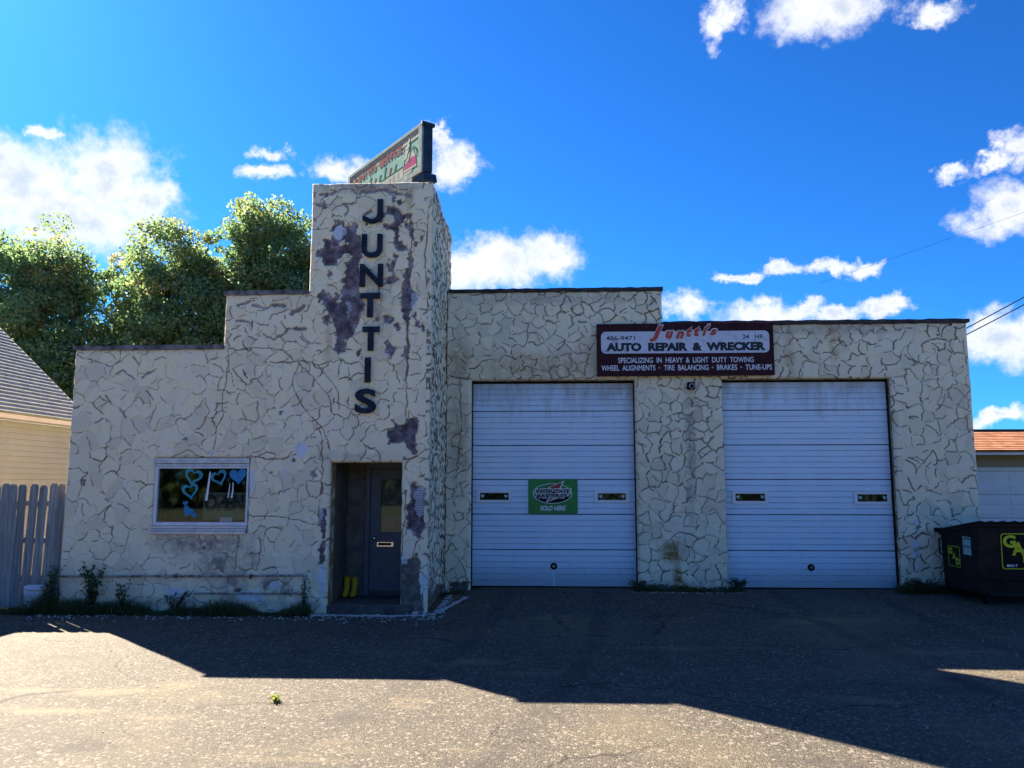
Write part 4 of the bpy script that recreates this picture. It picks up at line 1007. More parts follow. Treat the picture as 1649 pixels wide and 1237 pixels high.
def wall_sign():
    t = thing('shop_sign', 'long maroon sign board with white panel reading auto repair and wrecker', 'sign', (2.48, 1.9, 3.96))
    x0, x1, z0, z1, y = 0.88, 4.085, 3.967, 4.932, 1.86
    m = MB(); m.box(x0, x1, y, 1.965, z0, z1); m.build('board', 'maroon', t, bevel=0.006)
    W = x1 - x0; H = z1 - z0
    # rectangle given in fractions of the board
    F = lambda a0, a1, b0, b1: (x0 + a0 * W, x0 + a1 * W, z1 - b1 * H, z1 - b0 * H)
    n = (0, -1, 0); O = (0, y, 0)
    a = F(0.024, 0.975, 0.155, 0.575)
    m = MB(); m.ring(rrect(*a, 0.09), rrect(a[0] + .018, a[1] - .018, a[2] + .018, a[3] - .018, 0.08), O, X_, Z_, n, 0.0, 0.005); m.build('panel_border', 'wornwhite', t)
    b = (a[0] + .020, a[1] - .020, a[2] + .020, a[3] - .020)
    m = MB(); m.prism(rrect(*b, 0.08), O, X_, Z_, n, 0.0, 0.004); m.build('panel', 'signwhite', t)
    def line(body, rect, material, d, weight=0.0, space=1.0, shear=0.0):
        m = MB(); text(m, body, *F(*rect), O, X_, Z_, n, d, weight=weight, space=space, shear=shear); word_objects(m, 'lettering', material, t, X_, 0.028)
    line('486-9471', (0.052, 0.217, 0.238, 0.322), 'wornblack', 0.007, 0.01)
    line('24   HR', (0.826, 0.944, 0.228, 0.312), 'wornblack', 0.007, 0.01)
    line('AUTO  REPAIR  &  WRECKER', (0.052, 0.953, 0.37, 0.535), 'wornblack', 0.007, 0.065)
    line('SPECIALIZING  IN  HEAVY  &  LIGHT  DUTY  TOWING', (0.12, 0.884, 0.655, 0.76), 'wornwhite', 0.003, 0.018)
    for body, p0, p1 in (('WHEEL  ALIGNMENTS', 0.024, 0.330), ('TIRE  BALANCING', 0.378, 0.630), ('BRAKES', 0.676, 0.790), ('TUNE-UPS', 0.836, 0.985)): line(body, (p0, p1, 0.80, 0.905), 'wornwhite', 0.003, 0.018)
    for p in (0.352, 0.652, 0.812):
        m = MB(); q = F(p, p, 0.852, 0.852); m.prism(ellipse(q[0], q[2], 0.018, 0.018, 14), O, X_, Z_, n, 0.0, 0.003); m.build('dot', 'pipe', t)
    # red script name running over the panel
    for ch, p0, p1, q0, q1 in (('J', 0.300, 0.378, 0.04, 0.355), ('u', 0.390, 0.438, 0.15, 0.30), ('n', 0.446, 0.498, 0.15, 0.30), ('t', 0.508, 0.544, 0.08, 0.27), ('t', 0.552, 0.588, 0.07, 0.26), ('i', 0.598, 0.628, 0.08, 0.25), ("'", 0.627, 0.645, 0.035, 0.10), ('s', 0.640, 0.684, 0.12, 0.24)):
        m = MB(); text(m, ch, *F(p0, p1, q0, q1), O, X_, Z_, n, 0.0115, weight=0.075, shear=0.35, pad=0.018); m.build('script_outline', 'wornwhite', t)
        m = MB(); text(m, ch, *F(p0, p1, q0, q1), O, X_, Z_, n, 0.0145, weight=0.06, shear=0.35); m.build('script_letter', 'wornred', t)
wall_sign()

def battery_sign():
    t = thing('battery_sign', 'small green battery sign fixed to the left garage door', 'sign', (0.055, 2.19, 1.46))
    x0, x1, z0, z1, y = -0.397, 0.510, 1.462, 2.088, 2.180
    m = MB(); m.prism(rrect(x0, x1, z0, z1, 0.025), (0, y + 0.012, 0), X_, Z_, (0, -1, 0), 0.0, 0.012); m.build('board', 'signgreen', t)
    W = x1 - x0; H = z1 - z0; O = (0, y, 0); n = (0, -1, 0)
    P = lambda a, b: (x0 + a * W, z1 - b * H)
    m = MB(); c = P(0.49, 0.41); m.ring(ellipse(*c, 0.36, 0.185), ellipse(*c, 0.348, 0.175), O, X_, Z_, n, 0, 0.002); m.build('oval_border', 'purewhite', t)
    e = [p for p in ellipse(*c, 0.345, 0.172, 60) if p[1] < c[1] - 0.04]
    m = MB(); m.prism(e, O, X_, Z_, n, 0, 0.002); m.build('oval_shade', 'blackpaint', t)
    bolt = [(0.74, 0.03), (0.66, 0.24), (0.66, 0.40), (0.58, 0.56), (0.36, 0.66), (0.42, 0.50), (0.44, 0.30), (0.40, 0.24)]
    m = MB(); m.prism([P(*q) for q in bolt][::-1], O, X_, Z_, n, 0, 0.0035); m.build('bolt_border', 'purewhite', t)
    b2 = [(0.70, 0.075), (0.64, 0.235), (0.64, 0.40), (0.565, 0.54), (0.39, 0.63), (0.435, 0.50), (0.455, 0.30), (0.44, 0.225)]
    m = MB(); m.prism([P(*q) for q in b2][::-1], O, X_, Z_, n, 0, 0.005); m.build('bolt', 'logored', t)
    def line(body, a0, a1, b0, b1, material, d, weight, pad=0.0):
        m = MB(); q0, q1 = P(a0, b1), P(a1, b0); text(m, body, q0[0], q1[0], q0[1], q1[1], O, X_, Z_, n, d, weight=weight, shear=0.25, pad=pad); word_objects(m, 'lettering', material, t, X_, 0.022)
    line('INTERSTATE', 0.13, 0.87, 0.275, 0.40, 'purewhite', 0.0065, 0.10, 0.011); line('INTERSTATE', 0.14, 0.86, 0.285, 0.395, 'blackpaint', 0.009, 0.04)
    line('BATTERIES', 0.15, 0.81, 0.42, 0.535, 'purewhite', 0.0065, 0.10, 0.011); line('BATTERIES', 0.16, 0.80, 0.425, 0.53, 'blackpaint', 0.009, 0.04)
    line('SOLD HERE', 0.24, 0.76, 0.765, 0.905, 'purewhite', 0.003, 0.03)
battery_sign()

def roof_sign():
    t = thing('roof_sign', 'faded teal cabinet sign with a pictured vehicle, angled on the tower roof', 'sign', (-2.6, 1.2, 6.58))
    a = R(38.5); L = 3.1; H0 = 7.44; H1 = 8.31
    r = Vector((math.sin(a), -math.cos(a), 0)); n = Vector((-math.cos(a), -math.sin(a), 0)); u = Vector((0, 0, 1))
    O = Vector((-2.19, 0.62, 0)) - r * L                             # far end, face plane
    def rect(name, material, a0, a1, b0, b1, d0=0.001, d1=0.004, bevel=0.0):
        m = MB(); m.frame(O, r, u, n, a0, a1, b0, b1, d0, d1); return m.build(name, material, t, bevel=bevel)
    def shape(name, material, pts, d0=0.001, d1=0.005):
        m = MB(); m.prism(pts, O, r, u, n, d0, d1); return m.build(name, material, t)
    rect('cabinet', 'bluemetal', 0, L, H0, H1, -0.20, -0.012, 0.01)
    f = MB()
    for a0, a1, b0, b1 in ((0, L, H1 - 0.045, H1 + 0.02), (0, L, H0 - 0.02, H0 + 0.07), (L - 0.12, L + 0.005, H0 + 0.07, H1 - 0.045), (0, 0.1, H0 + 0.07, H1 - 0.045)): f.frame(O, r, u, n, a0, a1, b0, b1, -0.012, 0.022)
    f.build('frame', 'cabinet', t, bevel=0.006)
    rect('end_cap', 'bluemetal', L - 0.02, L + 0.03, H1 - 0.03, H1 + 0.035, -0.23, 0.03, 0.008)
    shape('base_flange', 'bluemetal', [(L - 0.9, H0 - 0.13), (L - 0.02, H0 - 0.17), (L + 0.05, H0 - 0.17), (L + 0.01, H0 - 0.022), (L - 0.9, H0 - 0.022)], -0.27, -0.01)
    rect('base_beam', 'cabinet', 0.2, L - 0.35, H0 - 0.13, H0 - 0.022, -0.02, 0.02)
    rect('face', 'signmint', 0.1, L - 0.12, H0 + 0.07, H1 - 0.045, -0.010, 0.0)
    rect('top_band', 'signcream', 0.1, L - 0.125, H1 - 0.19, H1 - 0.046)
    m = MB(); text(m, "JUNTTI'S  SERVICE", 0.25, L - 0.75, H1 - 0.33, H1 - 0.10, O, r, u, n, 0.007, weight=0.05); word_objects(m, 'lettering', 'signrust', t, r, 0.09)
    shape('spike', 'bluemetal', [(L - 0.60, H1 - 0.30), (L - 0.50, H1 - 0.28), (L - 0.46, H1 - 0.05)], 0.008, 0.010)
    rect('green_line', 'signteal', 0.12, L - 0.70, H0 + 0.30, H0 + 0.318)
    rect('panel_line', 'signteal', L - 0.50, L - 0.14, H1 - 0.215, H1 - 0.195)
    for k in range(9):
        x = 0.35 + 0.21 * k; hh = 0.20 if k % 3 == 0 else 0.12
        shape('green_stroke', 'signteal' if k % 3 != 1 else 'signrust', [(x, H0 + 0.325), (x + 0.05, H0 + 0.325), (x + 0.10, H0 + 0.325 + hh), (x + 0.04, H0 + 0.325 + hh)], 0.001, 0.004)
    rect('lower_band', 'signcream', 0.5, L - 0.72, H0 + 0.10, H0 + 0.28)
    for k in range(10): rect('lower_mark', 'cabinet', 0.7 + 0.16 * k, 0.78 + 0.16 * k, H0 + 0.15, H0 + 0.24, 0.0045, 0.006)
    x = L - 0.68
    rect('picture_field', 'cabinet', x - 0.02, x, H0 + 0.07, H1 - 0.22, 0.001, 0.004)
    shape('vehicle_base', 'bluemetal', [(x + 0.01, H0 + 0.08), (x + 0.30, H0 + 0.11), (x + 0.34, H0 + 0.19), (x + 0.01, H0 + 0.16)])
    shape('vehicle_bumper', 'signcream', [(x + 0.01, H0 + 0.17), (x + 0.46, H0 + 0.16), (x + 0.46, H0 + 0.20), (x + 0.01, H0 + 0.21)], 0.0055, 0.007)
    shape('vehicle_bonnet', 'signplum', [(x + 0.01, H0 + 0.215), (x + 0.46, H0 + 0.205), (x + 0.44, H0 + 0.36), (x + 0.22, H0 + 0.36), (x + 0.01, H0 + 0.29)])
    shape('vehicle_cab', 'signcream', [(x + 0.03, H0 + 0.31), (x + 0.20, H0 + 0.37), (x + 0.42, H0 + 0.37), (x + 0.34, H0 + 0.50), (x + 0.16, H0 + 0.49)])
    shape('dark_figure', 'bluemetal', [(x + 0.0, H0 + 0.40), (x + 0.10, H0 + 0.42), (x + 0.20, H0 + 0.60), (x + 0.12, H0 + 0.63), (x + 0.02, H0 + 0.55)], 0.0055, 0.008)
    ou = [(x + 0.34 + 0.16 * math.cos(R(q)), H0 + 0.32 + 0.24 * math.sin(R(q))) for q in range(0, 181, 15)]; inn = [(x + 0.34 + 0.13 * math.cos(R(q)), H0 + 0.32 + 0.21 * math.sin(R(q))) for q in range(180, -1, -15)]
    shape('green_arch', 'signteal', ou + inn, 0.0055, 0.0075)
    for q in (0.7, 1.6, 2.5):
        s = MB(); c = O + r * q - n * 0.10; s.tube([(c.x, c.y, 6.585), (c.x, c.y, H0 - 0.02)], 0.035, 8); s.build('support_post', 'pipe', t)
roof_sign()

def small_fixtures():
    t = thing('wall_floodlight', 'small dark square light box on the pillar under the maroon sign', 'light fixture', (2.588, 1.97, 3.72))
    m = MB(); m.box(2.52, 2.655, 1.90, 1.985, 3.715, 3.85); m.build('housing', 'blackpaint', t, bevel=0.012)
    m = MB(); m.tube([(2.588, 1.90, 3.782), (2.588, 1.87, 3.775), (2.588, 1.85, 3.77)], [0.045, 0.05, 0.042], 16); m.build('lens', 'aluminium', t, True)
    m = MB(); m.tube([(2.588, 1.86, 3.775), (2.588, 1.846, 3.77)], 0.034, 14); m.build('glass', 'blackpaint', t)
    # open sign and card behind the glass
    t = thing('open_sign', 'faded sign reading OPEN hanging behind the shop window', 'sign', (-5.2, 0.1, 1.42))
    (a0, b1), (a1, b0) = WF(0.505, 0.45), WF(0.975, 0.955)
    m = MB(); m.box(a0, a1, 0.10, 0.106, b0, b1); m.build('board', 'cardboard', t)
    m = MB(); text(m, 'OPEN', a0 + 0.02, a1 - 0.02, b0 + 0.13, b1 - 0.03, (0, 0.10, 0), X_, Z_, (0, -1, 0), 0.003, weight=0.05); m.build('lettering', 'signbrown', t)
    (a0, b1), (a1, b0) = WF(0.70, 0.91), WF(0.84, 0.995)
    m = MB(); m.box(a0, a1, 0.085, 0.088, b0, b1); o = m.build('notice_card', 'heartblue'); o.data.materials.clear(); o.data.materials.append(MATS['whiteplastic']); tag(o, 'small white card in the bottom of the shop window', 'card')
    # rusty pipe along the foot of the wall
    t = thing('wall_pipe', 'thin rusty pipe running along the foot of the left wall', 'pipe', (-5.8, -0.06, 0))
    m = MB(); m.tube([(-7.80, -0.06, 0.548), (-6.5, -0.065, 0.560), (-5.0, -0.06, 0.572), (-3.88, -0.06, 0.585), (-3.84, -0.06, 0.57), (-3.835, -0.06, 0.50), (-3.835, -0.06, 0.02)], 0.017, 8); m.build('upper_run', 'rustpipe', t, True)
    m = MB(); m.tube([(-5.6, -0.05, 0.30), (-4.6, -0.055, 0.305), (-3.85, -0.05, 0.31)], 0.014, 8); m.build('lower_run', 'rustpipe', t, True)
    for x in (-7.1, -5.9, -4.7): m = MB(); m.box(x - 0.012, x + 0.012, -0.085, 0.0, 0.53, 0.60); m.build('clip', 'rustpipe', t)
    # boots in the porch
    for k, (bx, lab) in enumerate(((-3.415, 'left yellow rubber boot of the pair in the porch'), (-3.285, 'right yellow rubber boot of the pair in the porch'))):
        t = thing('rubber_boot', lab, 'boot', (bx, 0.90, 0.135), 0, 'pair of boots in the porch')
        m = MB(); rings = [(0.137, 0.048, 0.125, -0.04), (0.17, 0.052, 0.13, -0.04), (0.21, 0.050, 0.105, -0.02), (0.25, 0.048, 0.07, 0.02), (0.32, 0.050, 0.058, 0.035), (0.40, 0.056, 0.060, 0.035), (0.445, 0.060, 0.064, 0.035)]
        vs = []; fs = []; sg = 16
        for z, rx, ry, oy in rings:
            for j in range(sg):
                a = 2 * math.pi * j / sg; vs.append((bx + rx * math.cos(a), 0.90 + oy + ry * math.sin(a), z))
        for i in range(len(rings) - 1):
            for j in range(sg): fs.append((i * sg + j, i * sg + (j + 1) % sg, (i + 1) * sg + (j + 1) % sg, (i + 1) * sg + j))
        fs += [tuple(range(sg))[::-1]]
        m.add(vs, fs); m.build('shaft', 'bootyellow', t, True)
        m = MB(); m.prism([(bx + 0.052 * math.cos(2 * math.pi * j / 18), 0.86 + 0.135 * math.sin(2 * math.pi * j / 18)) for j in range(18)], (0, 0, 0.1355), X_, Y_, Z_, 0, 0.022); m.build('sole', 'blackpaint', t)
        m = MB(); m.tube([(bx + 0.059 * math.cos(2 * math.pi * j / 16), 0.935 + 0.066 * math.sin(2 * math.pi * j / 16), 0.445) for j in range(17)], 0.006, 6); m.build('rim', 'bootyellow', t, True)
small_fixtures()

# ------------------------------------------------------------------ dumpster
def dumpster():
    x0, x1, yf, yb = 6.79, 8.85, 0.60, 1.80
    t = thing('dumpster', 'rusty black dumpster with slanting lid by the right wall', 'dumpster', (7.8, 1.2, gz(7.8, 1.2)))
    zb, zf, zr = 0.30, 1.385, 1.20
    s = MB()                                                # body: side outline pushed across
    s.prism([(yf + 0.03, zb), (yb - 0.05, zb - 0.06), (yb, zr), (yf, zf)], (x0, 0, 0), Y_, Z_, X_, 0, x1 - x0); s.build('body', 'dumpster', t, bevel=0.012)
    s = MB()
    s.box(x0 - 0.03, x1 + 0.03, yf - 0.03, yf + 0.03, zf - 0.06, zf - 0.002); s.box(x0 + 0.02, x1 - 0.02, yf - 0.012, yf + 0.02, 0.50, 0.56)
    s.box(x0 + 0.02, x1 - 0.02, yf + 0.002, yf + 0.03, 0.285, 0.36)
    s.prism([(yf + 0.03, zf - 0.06), (yb + 0.02, zr - 0.06), (yb + 0.02, zr), (yf + 0.03, zf)], (x0 - 0.03, 0, 0), Y_, Z_, X_, 0, 0.06)
    s.box(x0 + 0.01, x0 + 0.05, yf + 0.30, yf + 0.36, 0.25, 1.25); s.build('rim', 'dumpster', t, bevel=0.006)
    # ribbed plastic lid
    l = MB(); k = 24; prof = []
    for i in range(k + 1):
        prof.append((x0 - 0.05 + (x1 - x0 + 0.1) * i / k, 0.028 if i % 2 else 0.0))
    vs = []; m_ = len(prof)
    for (y, z) in ((yf - 0.05, zf + 0.015), (yb + 0.06, zr + 0.012)):
        for x, d in prof: vs.append((x, y, z + d))
        for x, d in prof: vs.append((x, y, z - 0.012))
    fs = []
    for i in range(m_ - 1):
        fs += [(i, i + 1, 2 * m_ + i + 1, 2 * m_ + i), (m_ + i, 3 * m_ + i, 3 * m_ + i + 1, m_ + i + 1), (i, m_ + i, m_ + i + 1, i + 1), (2 * m_ + i, 2 * m_ + i + 1, 3 * m_ + i + 1, 3 * m_ + i)]
    fs += [(0, 2 * m_, 3 * m_, m_), (m_ - 1, 2 * m_ - 1, 4 * m_ - 1, 3 * m_ - 1)]
    l.add(vs, fs); l.box(x0 - 0.06, x1 + 0.06, yb + 0.02, yb + 0.10, zr - 0.03, zr + 0.045); l.build('lid', 'blackpaint', t)
    h = MB(); h.tube([(x0 - 0.005, yb - 0.12, zr - 0.12), (x0 - 0.085, yb - 0.12, zr - 0.13), (x0 - 0.085, yb - 0.12, zr - 0.38), (x0 - 0.005, yb - 0.12, zr - 0.42)], 0.014, 8); h.build('side_handle', 'blackpaint', t, True)
    for cx, cy in ((x0 + 0.15, yf + 0.15), (x0 + 0.15, yb - 0.2), (x1 - 0.15, yf + 0.15), (x1 - 0.15, yb - 0.2)):
        g = gz(cx, cy)
        c = MB(); c.tube([(cx - 0.025, cy, g + 0.075), (cx + 0.025, cy, g + 0.075)], 0.075, 16)
        c.box(cx - 0.04, cx - 0.03, cy - 0.03, cy + 0.03, g + 0.06, 0.285); c.box(cx + 0.03, cx + 0.04, cy - 0.03, cy + 0.03, g + 0.06, 0.285); c.build('caster', 'blackpaint', t)
    # decals on the front
    n = Vector((0, -1, 0.028)).normalized(); u = Vector((0, -0.028, 1)).normalized(); O = Vector((0, yf + 0.0305 - 0.03 * (1.0 - 0) , 0))
    def fy(z): return yf + 0.03 - 0.03 * (z - zb) / (zf - zb)
    O = Vector((0, fy(0.0) - 0.004, 0))
    a0, a1, b0, b1 = 7.155, 8.15, 0.665, 1.225
    m = MB(); m.prism(rrect(a0, a1, b0, b1, 0.05), O, X_, u, n, 0.0, 0.002); o = m.build('decal_field', 'blackpaint', t)
    m = MB(); m.ring(rrect(a0, a1, b0, b1, 0.05), rrect(a0 + .014, a1 - .014, b0 + .014, b1 - .014, 0.042), O, X_, u, n, 0.0, 0.005); m.build('decal_border', 'decalyellow', t)
    for ch, p, q, e, g in (('G', 7.185, 7.385, 1.00, 1.20), ('A', 7.315, 7.52, 0.88, 1.09), ('D', 7.48, 7.68, 0.77, 0.98)):
        m = MB(); text(m, ch, p, q, e, g, O, X_, u, n, 0.006, weight=0.05, pad=0.012); m.build('decal_letter_shade', 'blackpaint', t)
        m = MB(); text(m, ch, p, q, e, g, O, X_, u, n, 0.009, weight=0.04); m.build('decal_letter', 'decalyellow', t)
    m = MB(); text(m, '800-7', 7.225, 7.395, 0.70, 0.742, O, X_, u, n, 0.005, weight=0.03); m.build('decal_number', 'wornwhite', t)
    # decals on the end
    O = Vector((x0 - 0.0015, 0, 0)); rr_ = Vector((0, -1, 0)); nn = Vector((-1, 0, 0)); ru = Vector((0, 0, 1))
    a0, a1, b0, b1 = -1.56, -1.17, 0.63, 0.97
    m = MB(); m.ring(rrect(a0, a1, b0, b1, 0.02), rrect(a0 + .01, a1 - .01, b0 + .01, b1 - .01, 0.015), O, rr_, ru, nn, 0.0, 0.004); m.build('decal_border', 'decalyellow', t)
    for ch, p, e in (('G', -1.53, 0.83), ('A', -1.42, 0.75), ('D', -1.31, 0.67)):
        m = MB(); text(m, ch, p, p + 0.12, e, e + 0.11, O, rr_, ru, nn, 0.003, weight=0.05); m.build('decal_letter', 'decalyellow', t)
    m = MB(); m.frame(O, rr_, ru, nn, -1.05, -0.80, 0.86, 1.15, 0.0, 0.003); m.build('caution_label', 'decalmint', t)
    m = MB(); text(m, 'CAUTION', -1.04, -0.81, 1.10, 1.14, O, rr_, ru, nn, 0.005, weight=0.02); m.build('caution_lettering', 'blackpaint', t); m = MB(); text(m, 'CAUTION', -1.04, -0.81, 0.97, 1.01, O, rr_, ru, nn, 0.005, weight=0.02); m.build('caution_lettering', 'blackpaint', t)
dumpster()

# ------------------------------------------------------------------ left neighbour: house, fence, pail
def neighbour_house():
    xe, xw, ye, yn = -10.7, -11.0, 5.4, 2.0
    t = thing('siding_house', 'tan siding house with grey shingle roof behind the wooden fence', 'house', (-13, 3.3, 0))
    m = MB(); m.box(-16, xw - 0.03, yn, ye - 0.1, -0.1, 3.30); m.build('wall', 'siding', t)
    pl = 0.118; z = 0.1
    proto = MB(); proto.add([(xw - 0.028, yn - .005, 0), (xw + 0.012, yn - .005, 0), (xw - 0.012, yn - .005, pl), (xw - 0.028, yn - .005, pl), (xw - 0.028, ye - .1, 0), (xw + 0.012, ye - .1, 0), (xw - 0.012, ye - .1, pl), (xw - 0.028, ye - .1, pl)],
        [(0, 1, 2, 3), (7, 6, 5, 4), (1, 5, 6, 2), (0, 4, 5, 1), (3, 2, 6, 7)])
    me = proto.mesh('siding_plank')
    while z < 3.25:
        o = link('siding_plank', me, 'siding', t); o.location.z += z; z += pl
    f = MB(); f.box(xe - 0.02, xe + 0.02, yn - 0.35, ye, 3.30, 3.46); f.build('fascia', 'fascia', t)
    f = MB(); f.box(xw - 0.02, xe - 0.021, yn - 0.35, ye - 0.01, 3.30, 3.325); f.build('soffit', 'fascia', t)
    # shingled slope rising to the left, course by course
    a = math.atan2(1.72, 1.84); d = Vector((-math.cos(a), 0, math.sin(a))); nn = Vector((math.sin(a), 0, math.cos(a)))
    O = Vector((xe + 0.05, 0, 3.42))
    m = MB(); m.frame(O, d, Y_, nn, 0, 4.2, yn - 0.35, ye - 0.005, -0.10, -0.012); m.build('roof', 'greyshingle', t)
    co = MB(); ex = 0.135
    vs = [O + d * p + Vector((0, y, 0)) + nn * q for y in (yn - 0.37, ye + 0.02) for p, q in ((-0.01, -0.012), (-0.01, 0.030), (ex + 0.03, 0.002), (ex + 0.03, -0.012))]
    co.add(vs, [(0, 1, 2, 3), (7, 6, 5, 4), (0, 4, 5, 1), (1, 5, 6, 2), (2, 6, 7, 3), (3, 7, 4, 0)])
    me = co.mesh('shingle_course')
    for k in range(30):
        o = link('shingle_course', me, 'greyshingle', t); v = d * (ex * k); o.location += v
    for yy in (yn - 0.004, ye - 0.14):
        g = MB(); g.prism([(-16.0, 3.28), (xw - 0.03, 3.28), (xw - 0.5, 3.74), (-13.6, 5.85), (-16.0, 3.6)], (0, yy, 0), X_, Z_, Y_, 0, 0.04); g.build('gable', 'siding', t)
    f = MB(); f.frame(O, d, Y_, nn, -0.02, 4.2, ye + 0.021, ye + 0.045, -0.16, 0.02); f.build('rake_board', 'greyshingle', t)
    m = MB(); O2 = O + d * 4.2; d2 = Vector((-math.cos(a), 0, -math.sin(a))); n2 = Vector((-math.sin(a), 0, math.cos(a)))
    m.frame(O2, d2, Y_, n2, 0, 4.2, yn - 0.35, ye, -0.10, 0.0); m.build('far_slope', 'greyshingle', t)
neighbour_house()

def fence():
    t = thing('wooden_fence', 'weathered grey dog-eared picket fence left of the shop', 'fence', (-9, 0.14, 0))
    rr = random.Random(5)
    x = -7.905; k = 0
    while x > -12.2:
        w = 0.142; h = 2.0 + rr.uniform(-0.02, 0.015); lean = rr.uniform(-0.01, 0.02) + (0.035 if 0 < k < 4 else 0.0)
        y = 0.14 + rr.uniform(-0.004, 0.004)
        m = MB(); pl = [(x - w, 0.03), (x, 0.03), (x + lean, h - 0.045), (x - 0.03 + lean, h), (x - w + 0.03 + lean, h), (x - w + lean, h - 0.045)]
        m.prism(pl[::-1], (0, y, 0), X_, Z_, Y_, 0, 0.02); m.build('picket', 'greywood', t)
        gap = (0.022, 0.026, 0.024, 0.008, 0.004)[k] if k < 5 else rr.uniform(0.002, 0.007)
        x -= w + gap; k += 1
    for z in (0.45, 1.05, 1.65):
        m = MB(); m.box(-12.3, -7.90, 0.168, 0.206, z, z + 0.09); m.build('rail', 'greywood', t)
    for x in (-12.2, -10.2, -7.95):
        m = MB(); m.box(x - 0.045, x + 0.045, 0.209, 0.30, -0.1, 1.92); m.build('post', 'greywood', t)
fence()

def pail():
    c = (-8.17, -0.06, 0.02)
    tl = Matrix.Rotation(R(5), 3, 'Y')
    t = thing('plastic_pail', 'white plastic pail standing at the foot of the fence', 'pail', c)
    m = MB(); m.lathe([(0.135, 0.0), (0.14, 0.01), (0.165, 0.34), (0.175, 0.345), (0.175, 0.375), (0.160, 0.375), (0.155, 0.34), (0.13, 0.02)], c, 28, tl); m.build('bucket', 'whiteplastic', t, True)
    for z, r_ in ((0.30, 0.168), (0.27, 0.166)):
        q = MB(); q.lathe([(r_ - 0.004, z - 0.006), (r_ + 0.004, z - 0.004), (r_ + 0.004, z + 0.004), (r_ - 0.004, z + 0.006)], c, 28, tl); q.build('ridge', 'whiteplastic', t, True)
    h = MB(); h.tube([tuple(Vector(c) + tl @ Vector((0.172 * math.cos(a), -0.17 * math.sin(a) * 0.98 - 0.012, 0.30 - 0.14 * math.sin(a)))) for a in [math.pi * i / 12 for i in range(13)]], 0.004, 6); h.build('bail_handle', 'galvanised', t, True)
pail()

# ------------------------------------------------------------------ right neighbour garage and wires
def neighbour_garage():
    t = thing('neighbour_garage', 'white garage with reddish brown shingle roof behind the dumpster', 'garage', (15, 8, 0))
    m = MB(); m.box(9.9, 21, 8.12, 15, -0.1, 2.80); m.build('wall', 'tansoffit', t)
    f = MB(); f.box(9.5, 21.4, 7.60, 7.64, 2.72, 2.84); f.build('fascia', 'fascia', t)
    f = MB(); f.box(9.5, 21.4, 7.641, 8.12, 2.72, 2.74); f.build('soffit', 'tansoffit', t)
    a = math.atan2(4.5, 12.0); d = Vector((0, math.cos(a), math.sin(a))); nn = Vector((0, -math.sin(a), math.cos(a)))
    O = Vector((0, 7.57, 2.83))
    SL = 1.62
    m = MB(); m.frame(O, X_, d, nn, 9.45, 21.45, 0, SL, -0.05, 0.0); m.build('roof', 'brownshingle', t)
    c = MB(); ex = 0.14
    vs = [O + Vector((x, 0, 0)) + d * p + nn * q for x in (9.44, 21.46) for p, q in ((-0.01, 0.002), (-0.01, 0.018), (ex + 0.02, 0.006), (ex + 0.02, 0.002))]
    c.add(vs, [(0, 1, 2, 3), (7, 6, 5, 4), (0, 4, 5, 1), (1, 5, 6, 2), (2, 6, 7, 3), (3, 7, 4, 0)]); me = c.mesh('shingle_course')
    for k in range(11):
        o = link('shingle_course', me, 'brownshingle', t); o.location += d * (ex * k)
    rb = O + d * SL
    m = MB(); m.box(9.44, 21.46, rb.y - 0.03, rb.y + 0.08, rb.z - 0.02, rb.z + 0.05); m.build('ridge', 'tar', t)
    d2 = Vector((0, math.cos(a), -math.sin(a))); n2 = Vector((0, math.sin(a), math.cos(a)))
    m = MB(); m.frame(rb, X_, d2, n2, 9.45, 21.45, 0.08, 6.0, -0.06, 0.0); m.build('rear_slope', 'brownshingle', t)
    # overhead door: trim and panel rows
    tr = MB(); tr.box(10.35, 10.47, 8.06, 8.118, -0.05, 2.42); tr.box(10.47, 16.2, 8.06, 8.118, 2.335, 2.42); dr = tr.build('overhead_door', 'fascia', t)
    z = 0.0
    for k in range(4):
        p = MB(); p.box(10.48, 16.19, 8.09, 8.115, z + 0.005, z + 0.575); p.build('door_panel', 'garagewhite', dr, bevel=0.004)
        for j in range(6):
            for b in (0.08, 0.33): q = MB(); q.box(10.60 + j * 0.94, 10.60 + j * 0.94 + 0.78, 8.078, 8.089, z + b, z + b + 0.17); q.build('raised_panel', 'garagewhite', dr, bevel=0.006)
        z += 0.583
neighbour_garage()

def wires():
    def w(label, p, q, sag, r_=0.011):
        p, q = Vector(p), Vector(q)
        m = MB(); m.tube([p.lerp(q, i / 16) + Vector((0, 0, -sag * 4 * (i / 16) * (1 - i / 16))) for i in range(17)], r_, 5)
        tag(m.build('overhead_wire', 'wireblack'), label, 'wire', 'wires at the right of the shop')
    w('upper of two thin wires running to the right corner of the shop roof', (7.55, 3.0, 4.72), (16.0, 3.0, 9.5), 0.10)
    w('lower of two thin wires running to the right corner of the shop roof', (7.58, 3.02, 4.62), (16.0, 3.0, 9.3), 0.12)
    w('thin wire crossing the white cloud at the right edge', (7.4, 9.0, 7.45), (22.0, 9.0, 12.6), 0.05, 0.0035)
    w('single thin wire strung behind the left house in front of the trees', (-22.0, 9.0, 5.9), (-7.0, 9.0, 4.9), 0.35, 0.009)
wires()

